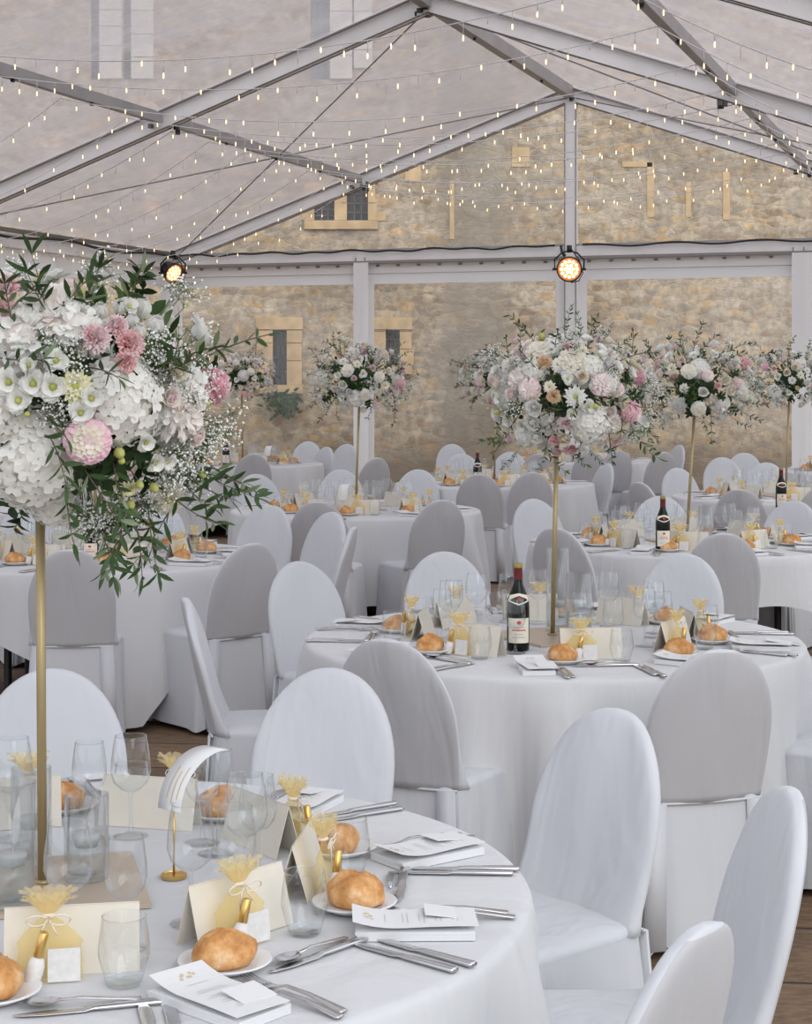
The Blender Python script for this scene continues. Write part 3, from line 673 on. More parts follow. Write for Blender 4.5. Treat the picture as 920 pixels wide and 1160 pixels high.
chair(Vector((1.78, 5.75, 0)), (TB['T2']['c']-Vector((1.78, 5.75, 0))).normalized(), 'white-covered oval-back chair, out of frame right of the central table, seat showing')
chair(Vector((2.12, 7.35, 0)), Vector((-.3, .95, 0)).normalized(), 'white-covered oval-back chair at the right photo edge, seat below the linen hem')
chair(Vector((-1.33, 5.55, 0)), Vector((-.95, -.3, 0)).normalized(), 'white-covered oval-back chair, thin sliver at the left photo edge')

# ---------------------------------------------------------------- table ware meshes
def wine_glass_me(h=.205, rb=.041, rr=.032):
    mb = MB(); prof = [(.002, .0), (.034, .0), (.035, .002), (.012, .006), (.005, .012), (.0038, .03), (.0038, h*.40), (.006, h*.44), (.02, h*.47), (rb*.86, h*.54), (rb, h*.64), (rb*.97, h*.76), (rb*.88, h*.9), (rr, h)]
    mb.lathe(prof, 28, cap0=True, cap1=False)
    mb.lathe([(rr, h), (rr+.0008, h+.0007), (rr-.0008, h+.0008), (rr-.001, h-.002)], 28, cap0=False, cap1=False)
    return mb.mesh('wine_glass', ['glass'])
def bowl_glass(h, r0, r1, r2, base=.006):
    mb = MB(); mb.lathe([(.002, 0), (r0*.9, 0), (r0, .004), (r1, h*.45), (r1*.99, h*.6), (r2, h)], 28, cap0=True, cap1=False, mi=[1, 1, 0, 0, 0, 0])
    mb.lathe([(.002, base), (r0*.95, base), (r0+.001, base+.004)], 24, cap0=False, cap1=False, mi=1)
    mb.lathe([(r2, h), (r2+.0008, h+.0007), (r2-.0008, h+.0008), (r2-.001, h-.002)], 28, cap0=False, cap1=False)
    return mb.mesh('tumbler', ['glass', 'gbase'])
WG = wine_glass_me(); WG2 = wine_glass_me(.185, .036, .029); TU = bowl_glass(.105, .028, .040, .034)
def cyl_vase(h, r):
    mb = MB(); mb.lathe([(.002, 0), (r-.002, 0), (r, .003), (r, h), (r-.003, h+.001), (r-.0035, .014), (.002, .012)], 36, cap0=True, cap1=True, mi=[1, 1, 0, 0, 0, 1, 1])
    return mb.mesh('glass_cylinder', ['glass', 'gbase'])
def plate_me():
    mb = MB(); mb.lathe([(.002, .003), (.042, .003), (.046, 0), (.05, .003), (.073, .013), (.076, .0155), (.073, .017), (.05, .007), (.044, .006), (.002, .006)], 36, cap0=False, cap1=True)
    return mb.mesh('side_plate', ['plate'])
PL = plate_me()
def bread_me(seed):
    rg = random.Random(seed); mb = MB(); nu, nv = 28, 14; vs = []; ph = [rg.uniform(0, 6) for _ in range(5)]
    for j in range(nv+1):
        th = PI*j/nv
        for i in range(nu):
            a = 2*PI*i/nu; x, y, z = math.sin(th)*math.cos(a), math.sin(th)*math.sin(a), math.cos(th)
            k_ = 1+.05*math.sin(3*a+ph[0])+.04*math.sin(5*x+4*z+ph[1])+.03*math.sin(9*y+ph[2])
            d = y-.25*math.sin(2*x+ph[3]); cut = (math.exp(-((d-.18)/.12)**2)*.20-math.exp(-((d+.04)/.08)**2)*.17)*(1 if z > .2 else 0)*(1-x*x)
            k_ += cut; zz = z*k_
            if zz < -.55: zz = -.55-(abs(zz)-.55)*.15
            vs.append((.052*x*k_, .043*y*k_, .034*(zz+.60)))
    fs = [(j*nu+i, (j+1)*nu+i, (j+1)*nu+(i+1) % nu, j*nu+(i+1) % nu) for j in range(nv) for i in range(nu)]
    mb.add(vs, fs); return mb.mesh('bread_roll', ['bread'])
BR = [bread_me(s_) for s_ in range(4)]
def fork_me():
    mb = MB(); mb.loft([(.105, 0, .004, .007, .0015), (.10, 0, .004, .0095, .0016), (.03, 0, .012, .0055, .0016), (-.02, 0, .013, .004, .0016), (-.04, 0, .007, .006, .0014), (-.055, 0, .004, .011, .0012), (-.068, 0, .004, .0125, .0011)], 10)
    for i in range(4):
        y = (i-1.5)*.0068; mb.loft([(-.066, y, .004, .0024, .001), (-.085, y, .006, .0018, .001), (-.11, y*.92, .011, .001, .0007)], 6)
    return mb.mesh('fork', ['steel'])
def knife_me():
    mb = MB(); mb.loft([(.115, 0, .0045, .0085, .0035), (.11, 0, .0045, .0095, .004), (.02, 0, .0045, .0075, .0035), (.005, 0, .0045, .0065, .003), (-.01, .001, .003, .0105, .0012), (-.07, .002, .003, .0105, .0009), (-.10, .003, .003, .006, .0008), (-.112, .005, .003, .0012, .0006)], 10)
    return mb.mesh('knife', ['steel'])
def spoon_me():
    mb = MB(); mb.loft([(.09, 0, .004, .006, .0015), (.085, 0, .004, .0075, .0016), (.0, 0, .012, .004, .0016), (-.03, 0, .010, .0035, .0015)], 10)
    n = 16; vs = []; fs = []
    for r in range(5):
        q_ = r/4
        for k_ in range(n):
            a = 2*PI*k_/n; vs.append((-.055+.03*q_*math.cos(a), .017*q_*math.sin(a), .003+.008*q_*q_))
    fs = [(r*n+k_, r*n+(k_+1) % n, (r+1)*n+(k_+1) % n, (r+1)*n+k_) for r in range(4) for k_ in range(n)]
    mb.add(vs, fs); return mb.mesh('dessert_spoon', ['steel'])
FK, KN, SP = fork_me(), knife_me(), spoon_me()
def tent_card_me():
    """folded cream card, long axis along y, standing like a ridge"""
    mb = MB(); w_, h, d = .105, .102, .03
    for sg in (-1, 1):
        mb.add([(sg*d, -w_, 0), (sg*d, w_, 0), (0, w_, h), (0, -w_, h), (sg*d-.0012*sg, -w_, 0), (sg*d-.0012*sg, w_, 0), (-.0012*sg, w_, h-.001), (-.0012*sg, -w_, h-.001)],
               [(0,1,2,3), (7,6,5,4), (0,3,7,4), (1,5,6,2), (0,4,5,1)])
    return mb.mesh('tent_card', ['card'], False)
TC = tent_card_me()
def napkin_me():
    mb = MB()
    for i in range(3):
        z, g = .0003+i*.0050, .003*(i % 2)
        mb.add([(-.10+g, -.052, z), (.10, -.052+g*.3, z), (.10, .052, z), (-.10, .052-g*.2, z), (-.10+g, -.052, z+.0049), (.10, -.052+g*.3, z+.0049), (.10, .052, z+.0049), (-.10, .052-g*.2, z+.0049)], [(0,3,2,1),(4,5,6,7),(0,1,5,4),(1,2,6,5),(2,3,7,6),(3,0,4,7)])
    return mb.mesh('napkin', ['napkin'], False)
NP = napkin_me()
def menu_me():
    mb = MB(); nx = 12; L_, hw = .105, .05; vs = []
    zf = lambda x: .018+.016*max(0, (-x-.02)/.085)**2+.006*math.sin((x+.1)*9)
    for i in range(nx+1):
        x = -L_+2*L_*i/nx
        for y, dz in ((-hw, 0), (hw, 0), (hw, -.001), (-hw, -.001)): vs.append((x, y, zf(x)+dz))
    fs = []
    for i in range(nx):
        for k_ in range(4): fs.append((i*4+k_, i*4+(k_+1) % 4, (i+1)*4+(k_+1) % 4, (i+1)*4+k_))
    fs += [(3, 2, 1, 0), (nx*4, nx*4+1, nx*4+2, nx*4+3)]
    mb.add(vs, fs)
    me = mb.mesh('menu_card', ['paper'], False)
    pr = MB()
    def strip(x, y, dx, dy, mi): 
        pr.add([(x-dx, y-dy, zf(x-dx)+.0006), (x+dx, y-dy, zf(x+dx)+.0006), (x+dx, y+dy, zf(x+dx)+.0006), (x-dx, y+dy, zf(x-dx)+.0006)], [(0,1,2,3)], mi)
    for k_ in range(7):                                    # gold leaf sprig emblem
        a = k_*.9; strip(-.078+.006*math.cos(a*2), -.013+.0045*k_, .0030, .0023, 0)
    p1 = pr.mesh('menu_emblem', ['goldink'], False); pr = MB()
    for x, w_ in ((-.05, .018), (-.02, .024), (-.012, .028), (.008, .02), (.016, .03), (.036, .022), (.044, .026), (.064, .018), (.072, .024)): strip(x, 0, .0007, w_, 0)
    p2 = (p1, pr.mesh('menu_print', ['ink'], False))
    sm = MB(); sm.box((.045, .022, .0275), (.055, .062, .0012), 0, Matrix.Rotation(.12, 3, 'Y')); 
    for q_ in range(3): sm.box((.036+.01*q_, .022, .0285-.0012*q_), (.0010, .03, .0006), 1, Matrix.Rotation(.12, 3, 'Y'))
    return me, p2, sm.mesh('name_card', ['paper', 'ink'], False)
MN, MP, NC = menu_me()
def bag_meshes():
    # pouch, long axis y, front is +x
    mb = MB(); rows = 12; n = 28; vs = []
    for i in range(rows+1):
        q_ = i/rows; z = .001+.100*q_
        hw = .052-.008*q_ if q_ < .55 else .0476*(1-(q_-.55)/.45)**.8+.006
        th = .012*(math.sin(PI*min(1, q_*1.15+.05)))**.6+.003
        for k_ in range(n):
            t = 2*PI*k_/n; y = hw*math.cos(t)*(1+.05*math.sin(5*t+3*q_)); x = th*math.sin(t)*(1+.2*math.sin(4*t+i))
            vs.append((x-.05*z, y, z))
    fs = [(i*n+k_, i*n+(k_+1) % n, (i+1)*n+(k_+1) % n, (i+1)*n+k_) for i in range(rows) for k_ in range(n)]
    mb.add(vs, fs); mb.m = [0]*len(mb.f); pouch = mb.mesh('pouch', ['organza'])
    mb = MB()
    for lay in range(2):
        vs = []; rows = 6; n = 40
        for i in range(rows+1):
            q_ = i/rows
            for k_ in range(n):
                t = 2*PI*k_/n; r = .006+.034*q_**.75
                wv = 1+.28*q_*math.sin((9+lay*2)*t+lay)
                vs.append((-.005+r*.6*math.sin(t)*wv, r*math.cos(t)*(1+.18*q_*math.sin(7*t+lay)), .100+.040*math.sin(q_*1.75)*(1+.10*math.sin((11+3*lay)*t))*(1-.3*lay)))
        fs = [(i*n+k_, i*n+(k_+1) % n, (i+1)*n+(k_+1) % n, (i+1)*n+k_) for i in range(rows) for k_ in range(n)]
        mb.add(vs, fs)
    ruf = mb.mesh('ruffle', ['ruffle'])
    mb = MB(); mb.lathe([(.009, -.003), (.0105, 0), (.009, .003)], 14, (-.005, 0, .101))
    for sg in (-1, 1):
        pts = [(.006, 0, .101)]+[(.012+.003*math.sin(a), sg*(.018-.016*math.cos(a)), .101+.009*math.sin(a)-.004) for a in [q_*PI/6 for q_ in range(1, 13)]]
        mb.tube(pts, .0014, 5); mb.tube([(.007, 0, .1), (.012, sg*.008, .085), (.014, sg*.014, .068+.006*sg)], .0014, 5)
    bow = mb.mesh('bow', ['cord'])
    vi = MB(); vi.lathe([(.002, 0), (.0115, .002), (.0135, .01), (.0135, .032), (.011, .041), (.007, .045)], 16, cap1=True); vial = vi.mesh('vial', ['label'])
    vc = MB(); vc.lathe([(.007, .045), (.0078, .046), (.0074, .082), (.006, .084)], 14); cap = vc.mesh('vial_cap', ['brass'])
    tg = MB(); tg.box((0, 0, .026), (.003, .050, .050)); tgm = tg.mesh('favour_tag', ['label'], False)
    return pouch, ruf, bow, vial, cap, tgm
BG = bag_meshes()
def bag(loc, rz, label, full):
    r = thing('favour_bag', label, 'favour bag', loc, rz, 'gold organza favour bags')
    link('pouch', BG[0], r); link('ruffle', BG[1], r); link('bow', BG[2], r)
    if full:
        v = link('vial', BG[3], r, mat=Matrix.Translation((.024, -.026, .002)) @ Matrix.Rotation(math.radians(-14), 4, 'X'))
        link('cap', BG[4], v); link('tag', BG[5], r, mat=Matrix.Translation((.0165, .024, .002)) @ Matrix.Rotation(-.08, 4, 'Y'))
    else: link('tag', BG[5], r, mat=Matrix.Translation((.0165, .016, .004)))
def bottle_meshes():
    mb = MB(); mb.lathe([(.002, .006), (.03, 0), (.0385, .004), (.039, .02), (.039, .15), (.037, .175), (.026, .205), (.0165, .23), (.0145, .25), (.0145, .262)], 28, cap1=False); glassb = mb.mesh('bottle_body', ['bottle'])
    mb = MB(); mb.lathe([(.0150, .245), (.0152, .285), (.0158, .287), (.0158, .295), (.0145, .300)], 20, mi=[0, 1, 1, 1, 1], cap0=False); foil = mb.mesh('capsule', ['capsule', 'capgold'])
    def wrap(r_of, z0, z1, a0, a1, me, red=None, curve=0):
        m_ = MB(); n = 14; vs = []
        for k_ in range(n+1):
            a = a0+(a1-a0)*k_/n; e = abs(k_/n-.5)*2
            for z in (z0+curve*e, z1-curve*.6*e): r = r_of(z); vs.append((r*math.cos(a), r*math.sin(a), z))
        m_.add(vs, [(2*k_, 2*k_+2, 2*k_+3, 2*k_+1) for k_ in range(n)], 0)
        if red:
            zc, rr = red; ac = (a0+a1)/2; r = r_of(zc)+.0008; vs = [(r*math.cos(ac), r*math.sin(ac), zc)]
            for k_ in range(12):
                t = 2*PI*k_/12; a = ac+rr*math.cos(t)/r; vs.append((r*math.cos(a), r*math.sin(a), zc+rr*.8*math.sin(t)))
            m_.add(vs, [(0, 1+k_, 1+(k_+1) % 12) for k_ in range(12)], 1)
        return m_
    m1 = wrap(lambda z: .0396, .03, .115, -2.6, -.5, None, (.100, .008))
    for j, (z, w_) in enumerate(((.082, .5), (.072, .62), (.058, .4), (.048, .55))):
        m2 = wrap(lambda z: .0399, z, z+.004, -1.55-w_, -1.55+w_, None); m1.add(m2.v, m2.f, 1 if j == 1 else 2)
    lab = m1.mesh('label', ['wlabel', 'red', 'ink'])
    m3 = wrap(lambda z: .0398-(z-.15)*.08 if z < .175 else .0378-(z-.175)*.36, .160, .200, -2.75, -.35, None, (.181, .007), .014)
    return glassb, foil, lab, m3.mesh('neck_label', ['wlabel', 'red'])
BT = bottle_meshes()
def bottle(px, pytop, label):
    Y = (CH-TZ-.30)*F/(pytop-HZ); loc = Vector(((px-CX)*Y/F, Y, TZ))
    r = thing('wine_bottle', label, 'wine bottle', loc, 0, 'red wine bottles')
    link('body', BT[0], r); link('capsule', BT[1], r); link('label', BT[2], r); link('neck_label', BT[3], r)

USED = set()
def single(name, me, loc, rz, label, cat, group):
    assert label not in USED, label
    USED.add(label)
    o = link(name, me, None, loc); o.rotation_euler = (0, 0, rz); return tag(o, label, cat, group)
def place(key, ang, where, level, rg, jit=1):
    """one place setting; level 3 = everything .. 1 = far away"""
    T = TB[key]; c = T['c']; ph = T['phrase']; a = math.radians(ang); er = Vector((math.cos(a), math.sin(a), 0)); et = Vector((-math.sin(a), math.cos(a), 0))
    def P(rho, tau, z=0): return c+er*(rho+rg.uniform(-.012, .012)*jit)+et*(tau+rg.uniform(-.012, .012)*jit)+Vector((0, 0, TZ+z))
    def vis(p): 
        px = CX+F*p.x/p.y; return -25 < px < 945 and p.y > .5 and HZ+(CH-p.z)*F/p.y < 1180
    J = lambda d=.1: rg.uniform(-d, d)*jit
    sfx = '%s of %s' % (where, ph)
    def put(name, me, p, rz, lab, cat, group):
        if vis(p): return single(name, me, p, rz, lab+', '+sfx, cat, group)
    pb = P(.575, -.10)
    put('side_plate', PL, pb, 0, 'white side plate', 'plate', 'white side plates')
    if vis(pb):
        q_ = pb+Vector((J(.006), J(.006), .0063)); single('bread_roll', BR[rg.randrange(4)], q_, rg.uniform(0, 6), 'crusty golden bread roll, '+sfx, 'bread roll', 'bread rolls on side plates')
    pn = P(.70, -.225); rn = a+J(.12)
    put('napkin', NP, pn, rn, 'folded white napkin', 'napkin', 'folded napkins')
    if level >= 2 or rg.random() < .6:
        if vis(pn):
            r = single('menu_card', MN, pn+Vector((0, 0, .0005)), rn+J(.15), 'white menu card, '+sfx, 'menu card', 'menu cards on napkins')
            if level >= 2: link('emblem', MP[0], r); link('print', MP[1], r); link('name_card', NC, r)
    pc = P(.475, .03); rc = a+J(.16)
    put('tent_card', TC, pc, rc, 'cream folded tent card', 'tent card', 'cream tent cards')
    pg = pc+er*.048+et*(-.045+J(.015))
    if vis(pg): bag(pg, rc+J(.1), 'gold organza favour bag, '+sfx, level >= 2)
    put('wine_glass', WG, P(.37, .02), 0, 'large clear wine glass', 'wine glass', 'wine glasses')
    put('wine_glass', WG2, P(.385, .115), 0, 'smaller clear wine glass', 'wine glass', 'wine glasses')
    put('tumbler', TU, P(.56, .105), 0, 'clear stemless water glass', 'water glass', 'water glasses')
    if level >= 2:
        put('fork', FK, P(.755, -.125), a+J(.08), 'inner steel fork', 'fork', 'forks'); 
        put('fork', FK, P(.765, -.155), a+J(.08), 'outer steel fork', 'fork', 'forks')
        put('knife', KN, P(.755, .12), a+J(.06), 'inner steel knife', 'knife', 'table knives')
        put('knife', KN, P(.765, .152), a+J(.06), 'outer steel knife', 'knife', 'table knives')
    if level >= 3:
        put('dessert_spoon', SP, P(.635, .03), a+PI/2+J(.12), 'steel dessert spoon', 'spoon', 'dessert spoons')
        put('dessert_knife', KN, P(.658, .035), a+PI/2+PI*0+J(.12), 'steel dessert knife', 'knife', 'dessert knives')
rg = random.Random(11)
for ang, wh in ((-76, 'nearest place'), (-39.5, 'front right place'), (-2.6, 'right place'), (34, 'back right place'), (71, 'rear place'), (107, 'rear left place')):
    place('T1', ang, wh, 3, rg, .6)
for key, angs, lv in (('T2', [-130, -82, -39, -3, 48, 92, 135, 177], 3), ('T3', [22+45*i for i in range(8)], 2), ('T4', [-100+45*i for i in range(8)], 2), ('T5', [5+45*i for i in range(8)], 1), ('T6', [20+45*i for i in range(8)], 1),
                      ('T7', [10+45*i for i in range(8)], 1), ('T8', [-5+45*i for i in range(8)], 1), ('T9', [18+45*i for i in range(8)], 1), ('T10', [15+45*i for i in range(8)], 1)):
    for a in angs: place(key, a, sector(a)+' place', lv, rg)
for px, pyt, lab in ((587, 638, 'dark red wine bottle with wine-red capsule on the central table'), (751, 562, 'dark wine bottle with cream and red label on the right middle table'),
                     (541, 511, 'dark wine bottle on the rear table left of the central bouquet'), (885, 530, 'dark wine bottle on the right rear table'),
                     (256, 496, 'small distant wine bottle on the far left table'), (103, 573, 'wine bottle half hidden below the large front bouquet')):
    bottle(px, pyt, lab)
# floating candle cylinders, three on each near table
def candle_vase(p, h, r, fill, label):
    t = thing('candle_vase', label, 'candle vase', p, 0, 'floating candle cylinders')
    link('cylinder', cyl_vase(h, r), t)
    mb = MB(); mb.lathe([(.002, .0145), (r-.005, .0145), (r-.005, fill), (.002, fill)], 28); link('water', mb.mesh('water', ['water']), t)
    mb = MB(); cr = r*.62; mb.lathe([(.002, fill-.016), (cr*.8, fill-.016), (cr, fill-.002), (cr, fill+.004), (cr*.9, fill+.008), (.002, fill+.006)], 24)
    cd = link('candle', mb.mesh('candle', ['wax']), t)
    mb = MB(); mb.tube([(0, 0, fill+.004), (.001, 0, fill+.014)], .0012, 5); link('wick', mb.mesh('wick', ['cord']), cd)
V2 = Vector
T1c, T2c = TB['T1']['c'], TB['T2']['c']
ZP = TZ+.009
def onp(p): return Vector((p.x, p.y, ZP))
candle_vase(onp(ontable(14, 1030)), .215, .042, .085, 'tallest glass candle cylinder, left edge of the foreground table')
candle_vase(onp(ontable(98, 1000)), .155, .041, .075, 'short glass candle cylinder right of the gold pole, foreground table')
candle_vase(onp(T1c+Vector((-.05, .14, 0))), .18, .038, .08, 'middle glass candle cylinder behind the gold pole, foreground table')
candle_vase(onp(T2c+Vector((.085, -.10, 0))), .235, .046, .13, 'wide glass candle cylinder before the pole, central table')
candle_vase(onp(T2c+Vector((.03, .13, 0))), .30, .043, .10, 'tall glass candle cylinder behind the pole, central table')
candle_vase(onp(T2c+Vector((-.115, -.02, 0))), .14, .024, .06, 'slim glass candle cylinder left of the pole, central table')
for key, h in (('T4', .20), ('T3', .20), ('T5', .20), ('T6', .20), ('T7', .20), ('T8', .22), ('T9', .20), ('T10', .20)):
    c = TB[key]['c']
    candle_vase(Vector((c.x+.1, c.y-.05, ZP)), h, .04, .09, 'glass candle cylinder right of the pole, '+TB[key]['phrase'])
# table number holders
def number_stand(p, rz, label, big):
    t = thing('table_number', label, 'table number', p, rz, 'table number stands')
    mb = MB(); mb.lathe([(.002, 0), (.024, 0), (.0245, .003), (.0245, .007), (.022, .007), (.021, .005), (.002, .005)], 28); link('base', sharp(mb.mesh('stand_base', ['brass'])), t)
    mb = MB(); mb.tube([(0, 0, .005), (0, 0, .135)], .0022, 8); mb.lathe([(.0045, .132), (.005, .14), (.004, .15)], 12); link('rod', mb.mesh('stand_rod', ['brass']), t)
    mb = MB(); vs = []; n = 16; fs = []
    for i in range(n+1):
        q_ = i/n; bend = 1.25*q_; x = .135*q_*math.cos(bend*.75+.0)**1 ; 
        ang_ = PI/2-.35-bend*1.05
        if i == 0: cx, cz = -.012, .128
        else: cx += .175/n*math.cos(ang_+.35*(1-q_)); cz += .175/n*math.sin(ang_+.35*(1-q_))
        wd = .032
        vs += [(cx, -wd, cz), (cx, wd, cz), (cx+.001, wd, cz-.001), (cx+.001, -wd, cz-.001)]
    for i in range(n):
        for k_ in range(4): fs.append((i*4+k_, i*4+(k_+1) % 4, (i+1)*4+(k_+1) % 4, (i+1)*4+k_))
    mb.add(vs, fs); cdm = link('card', mb.mesh('number_card', ['paper']), t)
    pr = MB()                                              # thin gilt strokes on the card
    for y0, i0, i1 in ((-.018, 2, 8), (-.004, 1, 7), (.010, 2, 8)):
        v2 = []
        for i in range(i0, i1+1):
            a_, b_ = Vector(vs[i*4]), Vector(vs[i*4+1]); nrm = Vector((-.0012, 0, .0006))
            for yy in (y0-.0012, y0+.0012): p_ = a_.lerp(b_, (yy+.032)/.064); v2.append(p_+nrm)
        pr.add(v2, [(2*i, 2*i+1, 2*i+3, 2*i+2) for i in range(i1-i0)])
    link('numeral', pr.mesh('number_print', ['goldink'], False), cdm)
number_stand(ontable(197, 994), math.radians(48), 'gold table number stand with curled white card on the foreground table', True)
number_stand(ontable(388, 588), math.radians(80), 'table number stand near the centre-left pole', False)
number_stand(ontable(303, 530), math.radians(80), 'table number stand on the far left table', False)

# ---------------------------------------------------------------- flowers
def petal(mb, az, el0, el1, length, wd, r0=0, z0=0, cup=.3, mi=0, ns=4, nt=3, tip=.5, ruf=0, rg=random):
    """petal growing from the axis; el = elevation above the plane, el0 at base to el1 at tip"""
    ca, sa = math.cos(az), math.sin(az); vs = []; r, z = r0, z0; ph = rg.uniform(0, 6)
    for i in range(ns+1):
        q_ = i/ns; el = el0+(el1-el0)*q_
        if i: r += length/ns*math.cos(el); z += length/ns*math.sin(el)
        hw = wd*(math.sin(PI*min(1, .12+q_*.76))**.7 if tip else 1)*(1 if q_ < .99 else tip)
        for j in range(nt+1):
            t = -1+2*j/nt; rr = r-cup*hw*t*t*math.sin(el)*1.0; zz = z+cup*hw*t*t*math.cos(el)
            if ruf and q_ > .5: zz += ruf*math.sin(t*7+ph)*q_; rr += ruf*math.cos(t*6+ph)*q_
            vs.append((rr*ca-hw*t*sa, rr*sa+hw*t*ca, zz))
    fs = [(i*(nt+1)+j, i*(nt+1)+j+1, (i+1)*(nt+1)+j+1, (i+1)*(nt+1)+j) for i in range(ns) for j in range(nt)]
    mb.add(vs, fs, mi)
def d2r(a): return math.radians(a)
def rose(seed, mats):
    rg = random.Random(seed); mb = MB(); n = 20
    for i in range(n):
        q_ = i/(n-1); az = i*2.4
        petal(mb, az, d2r(60-35*q_), d2r(108-75*q_), .022+.012*q_, .010+.013*q_, .0015+.002*q_, .012*(1-q_), .55, 0 if q_ > .3 or len(mats) < 2 else 1, tip=.6, ruf=.0012, rg=rg)
    return mb.mesh('rose', mats)
def dahlia(seed, mats, n=96, R=.036, cen=True):
    rg = random.Random(seed); mb = MB()
    for i in range(n):
        q_ = i/(n-1); az = i*2.39996
        el = d2r(88-105*q_**.8)
        petal(mb, az, el, el+.35+.9*(1-q_)**2, R*(.62+.38*min(1, q_*2)), .0058+.0022*q_, .001, 0, .9, (1 if (q_ < .22 and len(mats) > 1) else 0), ns=3, nt=2, tip=.35, rg=rg)
    return mb.mesh('dahlia', mats)
def daisy(seed, mats):
    rg = random.Random(seed); mb = MB()
    for i in range(34):
        q_ = i/33; petal(mb, i*2.4, d2r(62-55*q_), d2r(45-60*q_), .020+.014*q_, .006, .002, 0, .4, 0, tip=.4, ns=3, nt=2, rg=rg)
    mb.lathe([(.0085, 0), (.008, .005), (.005, .0085), (.001, .010)], 10, mi=1, cap0=False)
    return mb.mesh('dahlia', mats)
def carnation(seed, mats):
    rg = random.Random(seed); mb = MB()
    for i in range(30):
        q_ = i/29; petal(mb, i*2.4, d2r(82-58*q_), d2r(76-70*q_), .026+.004*q_, .013, .001, .0, .1, 0 if i % 5 else min(1, len(mats)-1), tip=1.15, ruf=.0035, nt=5, rg=rg)
    return mb.mesh('carnation', mats)
def lisianthus(seed, mats):
    rg = random.Random(seed); mb = MB()
    for i in range(11):
        q_ = i/10; petal(mb, i*2.2, d2r(70-20*q_), d2r(50-62*q_), .032, .019, .002, -.012, .45, 0, tip=.75, ruf=.0018, nt=4, rg=rg)
    mb.lathe([(.007, -.010), (.008, -.004), (.005, .004), (.001, .007)], 8, mi=1, cap0=False)
    return mb.mesh('lisianthus', mats)
def closed_lis(seed, mats):
    rg = random.Random(seed); mb = MB()
    for i in range(9):
        q_ = i/8; petal(mb, i*2.3, d2r(35+20*q_), d2r(108-18*q_), .042, .018, .001, -.022, .6, 0, tip=.7, ruf=.001, nt=4, rg=rg)
    mb.lathe([(.002, -.03), (.007, -.026), (.009, -.017)], 8, mi=1, cap0=True, cap1=False)
    return mb.mesh('lisianthus', mats)
def peony(seed, mats):
    rg = random.Random(seed); mb = MB(); n = 70
    for i in range(n):
        q_ = i/(n-1); el = 85-75*q_**.9
        petal(mb, i*2.4+rg.uniform(-.2, .2), d2r(el-5), d2r(el+30), .052+.012*q_*rg.random(), .013+.006*q_, .002, -.02, .6, 0 if i % 7 else min(1, len(mats)-1), tip=.7, ruf=.003, nt=4, rg=rg)
    return mb.mesh('peony', mats)
def ballflower(seed, name, mats, R=.034, n=120, sz=.0085, edge=.45, ruf=.15, zlo=-.75):
    """dense ball of overlapping scooped petals laid on a sphere"""
    rg = random.Random(seed); mb = MB()
    for i in range(n):
        z = 1-(1-zlo)*(i+.5)/n; rr = math.sqrt(max(0, 1-z*z)); az = i*2.39996+rg.uniform(-ruf, ruf)
        d = Vector((rr*math.cos(az), rr*math.sin(az), z)); e = Vector((-math.sin(az), math.cos(az), 0)); u = d.cross(e); u = -u if u.z > 0 else u
        # u points away from the centre of the face (down the ball)
        out = d*.62+u*.55; s_ = sz*rg.uniform(.8, 1.2)*(.65+.5*(1-z)/1.75)
        b = d*(R*.80)
        vs = []
        for a_, w_, l_ in ((0, .55, 0), (.6, 1.0, .35), (1.25, .85, .35), (1.7, .25, .1)):
            c = b+out*(s_*a_*1.25)+d*(rg.uniform(-ruf, ruf)*s_)
            for t in (-1, -.5, .5, 1): vs.append(c+e*(s_*w_*t)+d*(s_*l_*(abs(t)**2)*1.1)-u*(s_*.25*abs(t)))
        fs = [(i_*4+j, i_*4+j+1, (i_+1)*4+j+1, (i_+1)*4+j) for i_ in range(3) for j in range(3)]
        mb.add(vs, fs, 0 if z < edge+rg.uniform(-.12, .12) else 1)
    mb.lathe([(.002, -R*.7), (R*.6, -R*.5), (R*.8, 0), (R*.6, R*.52), (.002, R*.8)], 14, mi=0)
    return mb.mesh(name, mats)
def hydrangea(seed, mats, R=.075, n=125):
    rg = random.Random(seed); mb = MB()
    for i in range(n):
        z = 1-1.55*(i+.5)/n; rr = math.sqrt(max(0, 1-z*z)); az = i*2.39996
        d = Vector((rr*math.cos(az), rr*math.sin(az), z)); c = d*(R*rg.uniform(.90, 1.03)); c.z *= .85
        q_ = d.to_track_quat('Z', 'Y').to_matrix() @ Matrix.Rotation(rg.uniform(0, 6), 3, 'Z') @ Matrix.Rotation(rg.uniform(-.35, .35), 3, 'X')
        s_ = R*rg.uniform(.13, .17)
        for k_ in range(4):
            a = k_*PI/2; ca, sa = math.cos(a), math.sin(a)
            pts = [(.05, 0, 0), (.5, -.62, .10), (1.25, -.5, .28), (1.5, 0, .18), (1.25, .5, .28), (.5, .62, .10)]
            mb.add([c+q_ @ Vector(((x*ca-y*sa)*s_, (x*sa+y*ca)*s_, zz*s_)) for x, y, zz in pts], [(0, 1, 2, 3), (0, 3, 4, 5)], 0)
    mb.lathe([(.02, -R*.5), (R*.5, -R*.35), (R*.72, 0), (R*.62, R*.4), (R*.3, R*.6), (.002, R*.68)], 14, mi=1 if len(mats) > 1 else 0)
    return mb.mesh('hydrangea', mats)
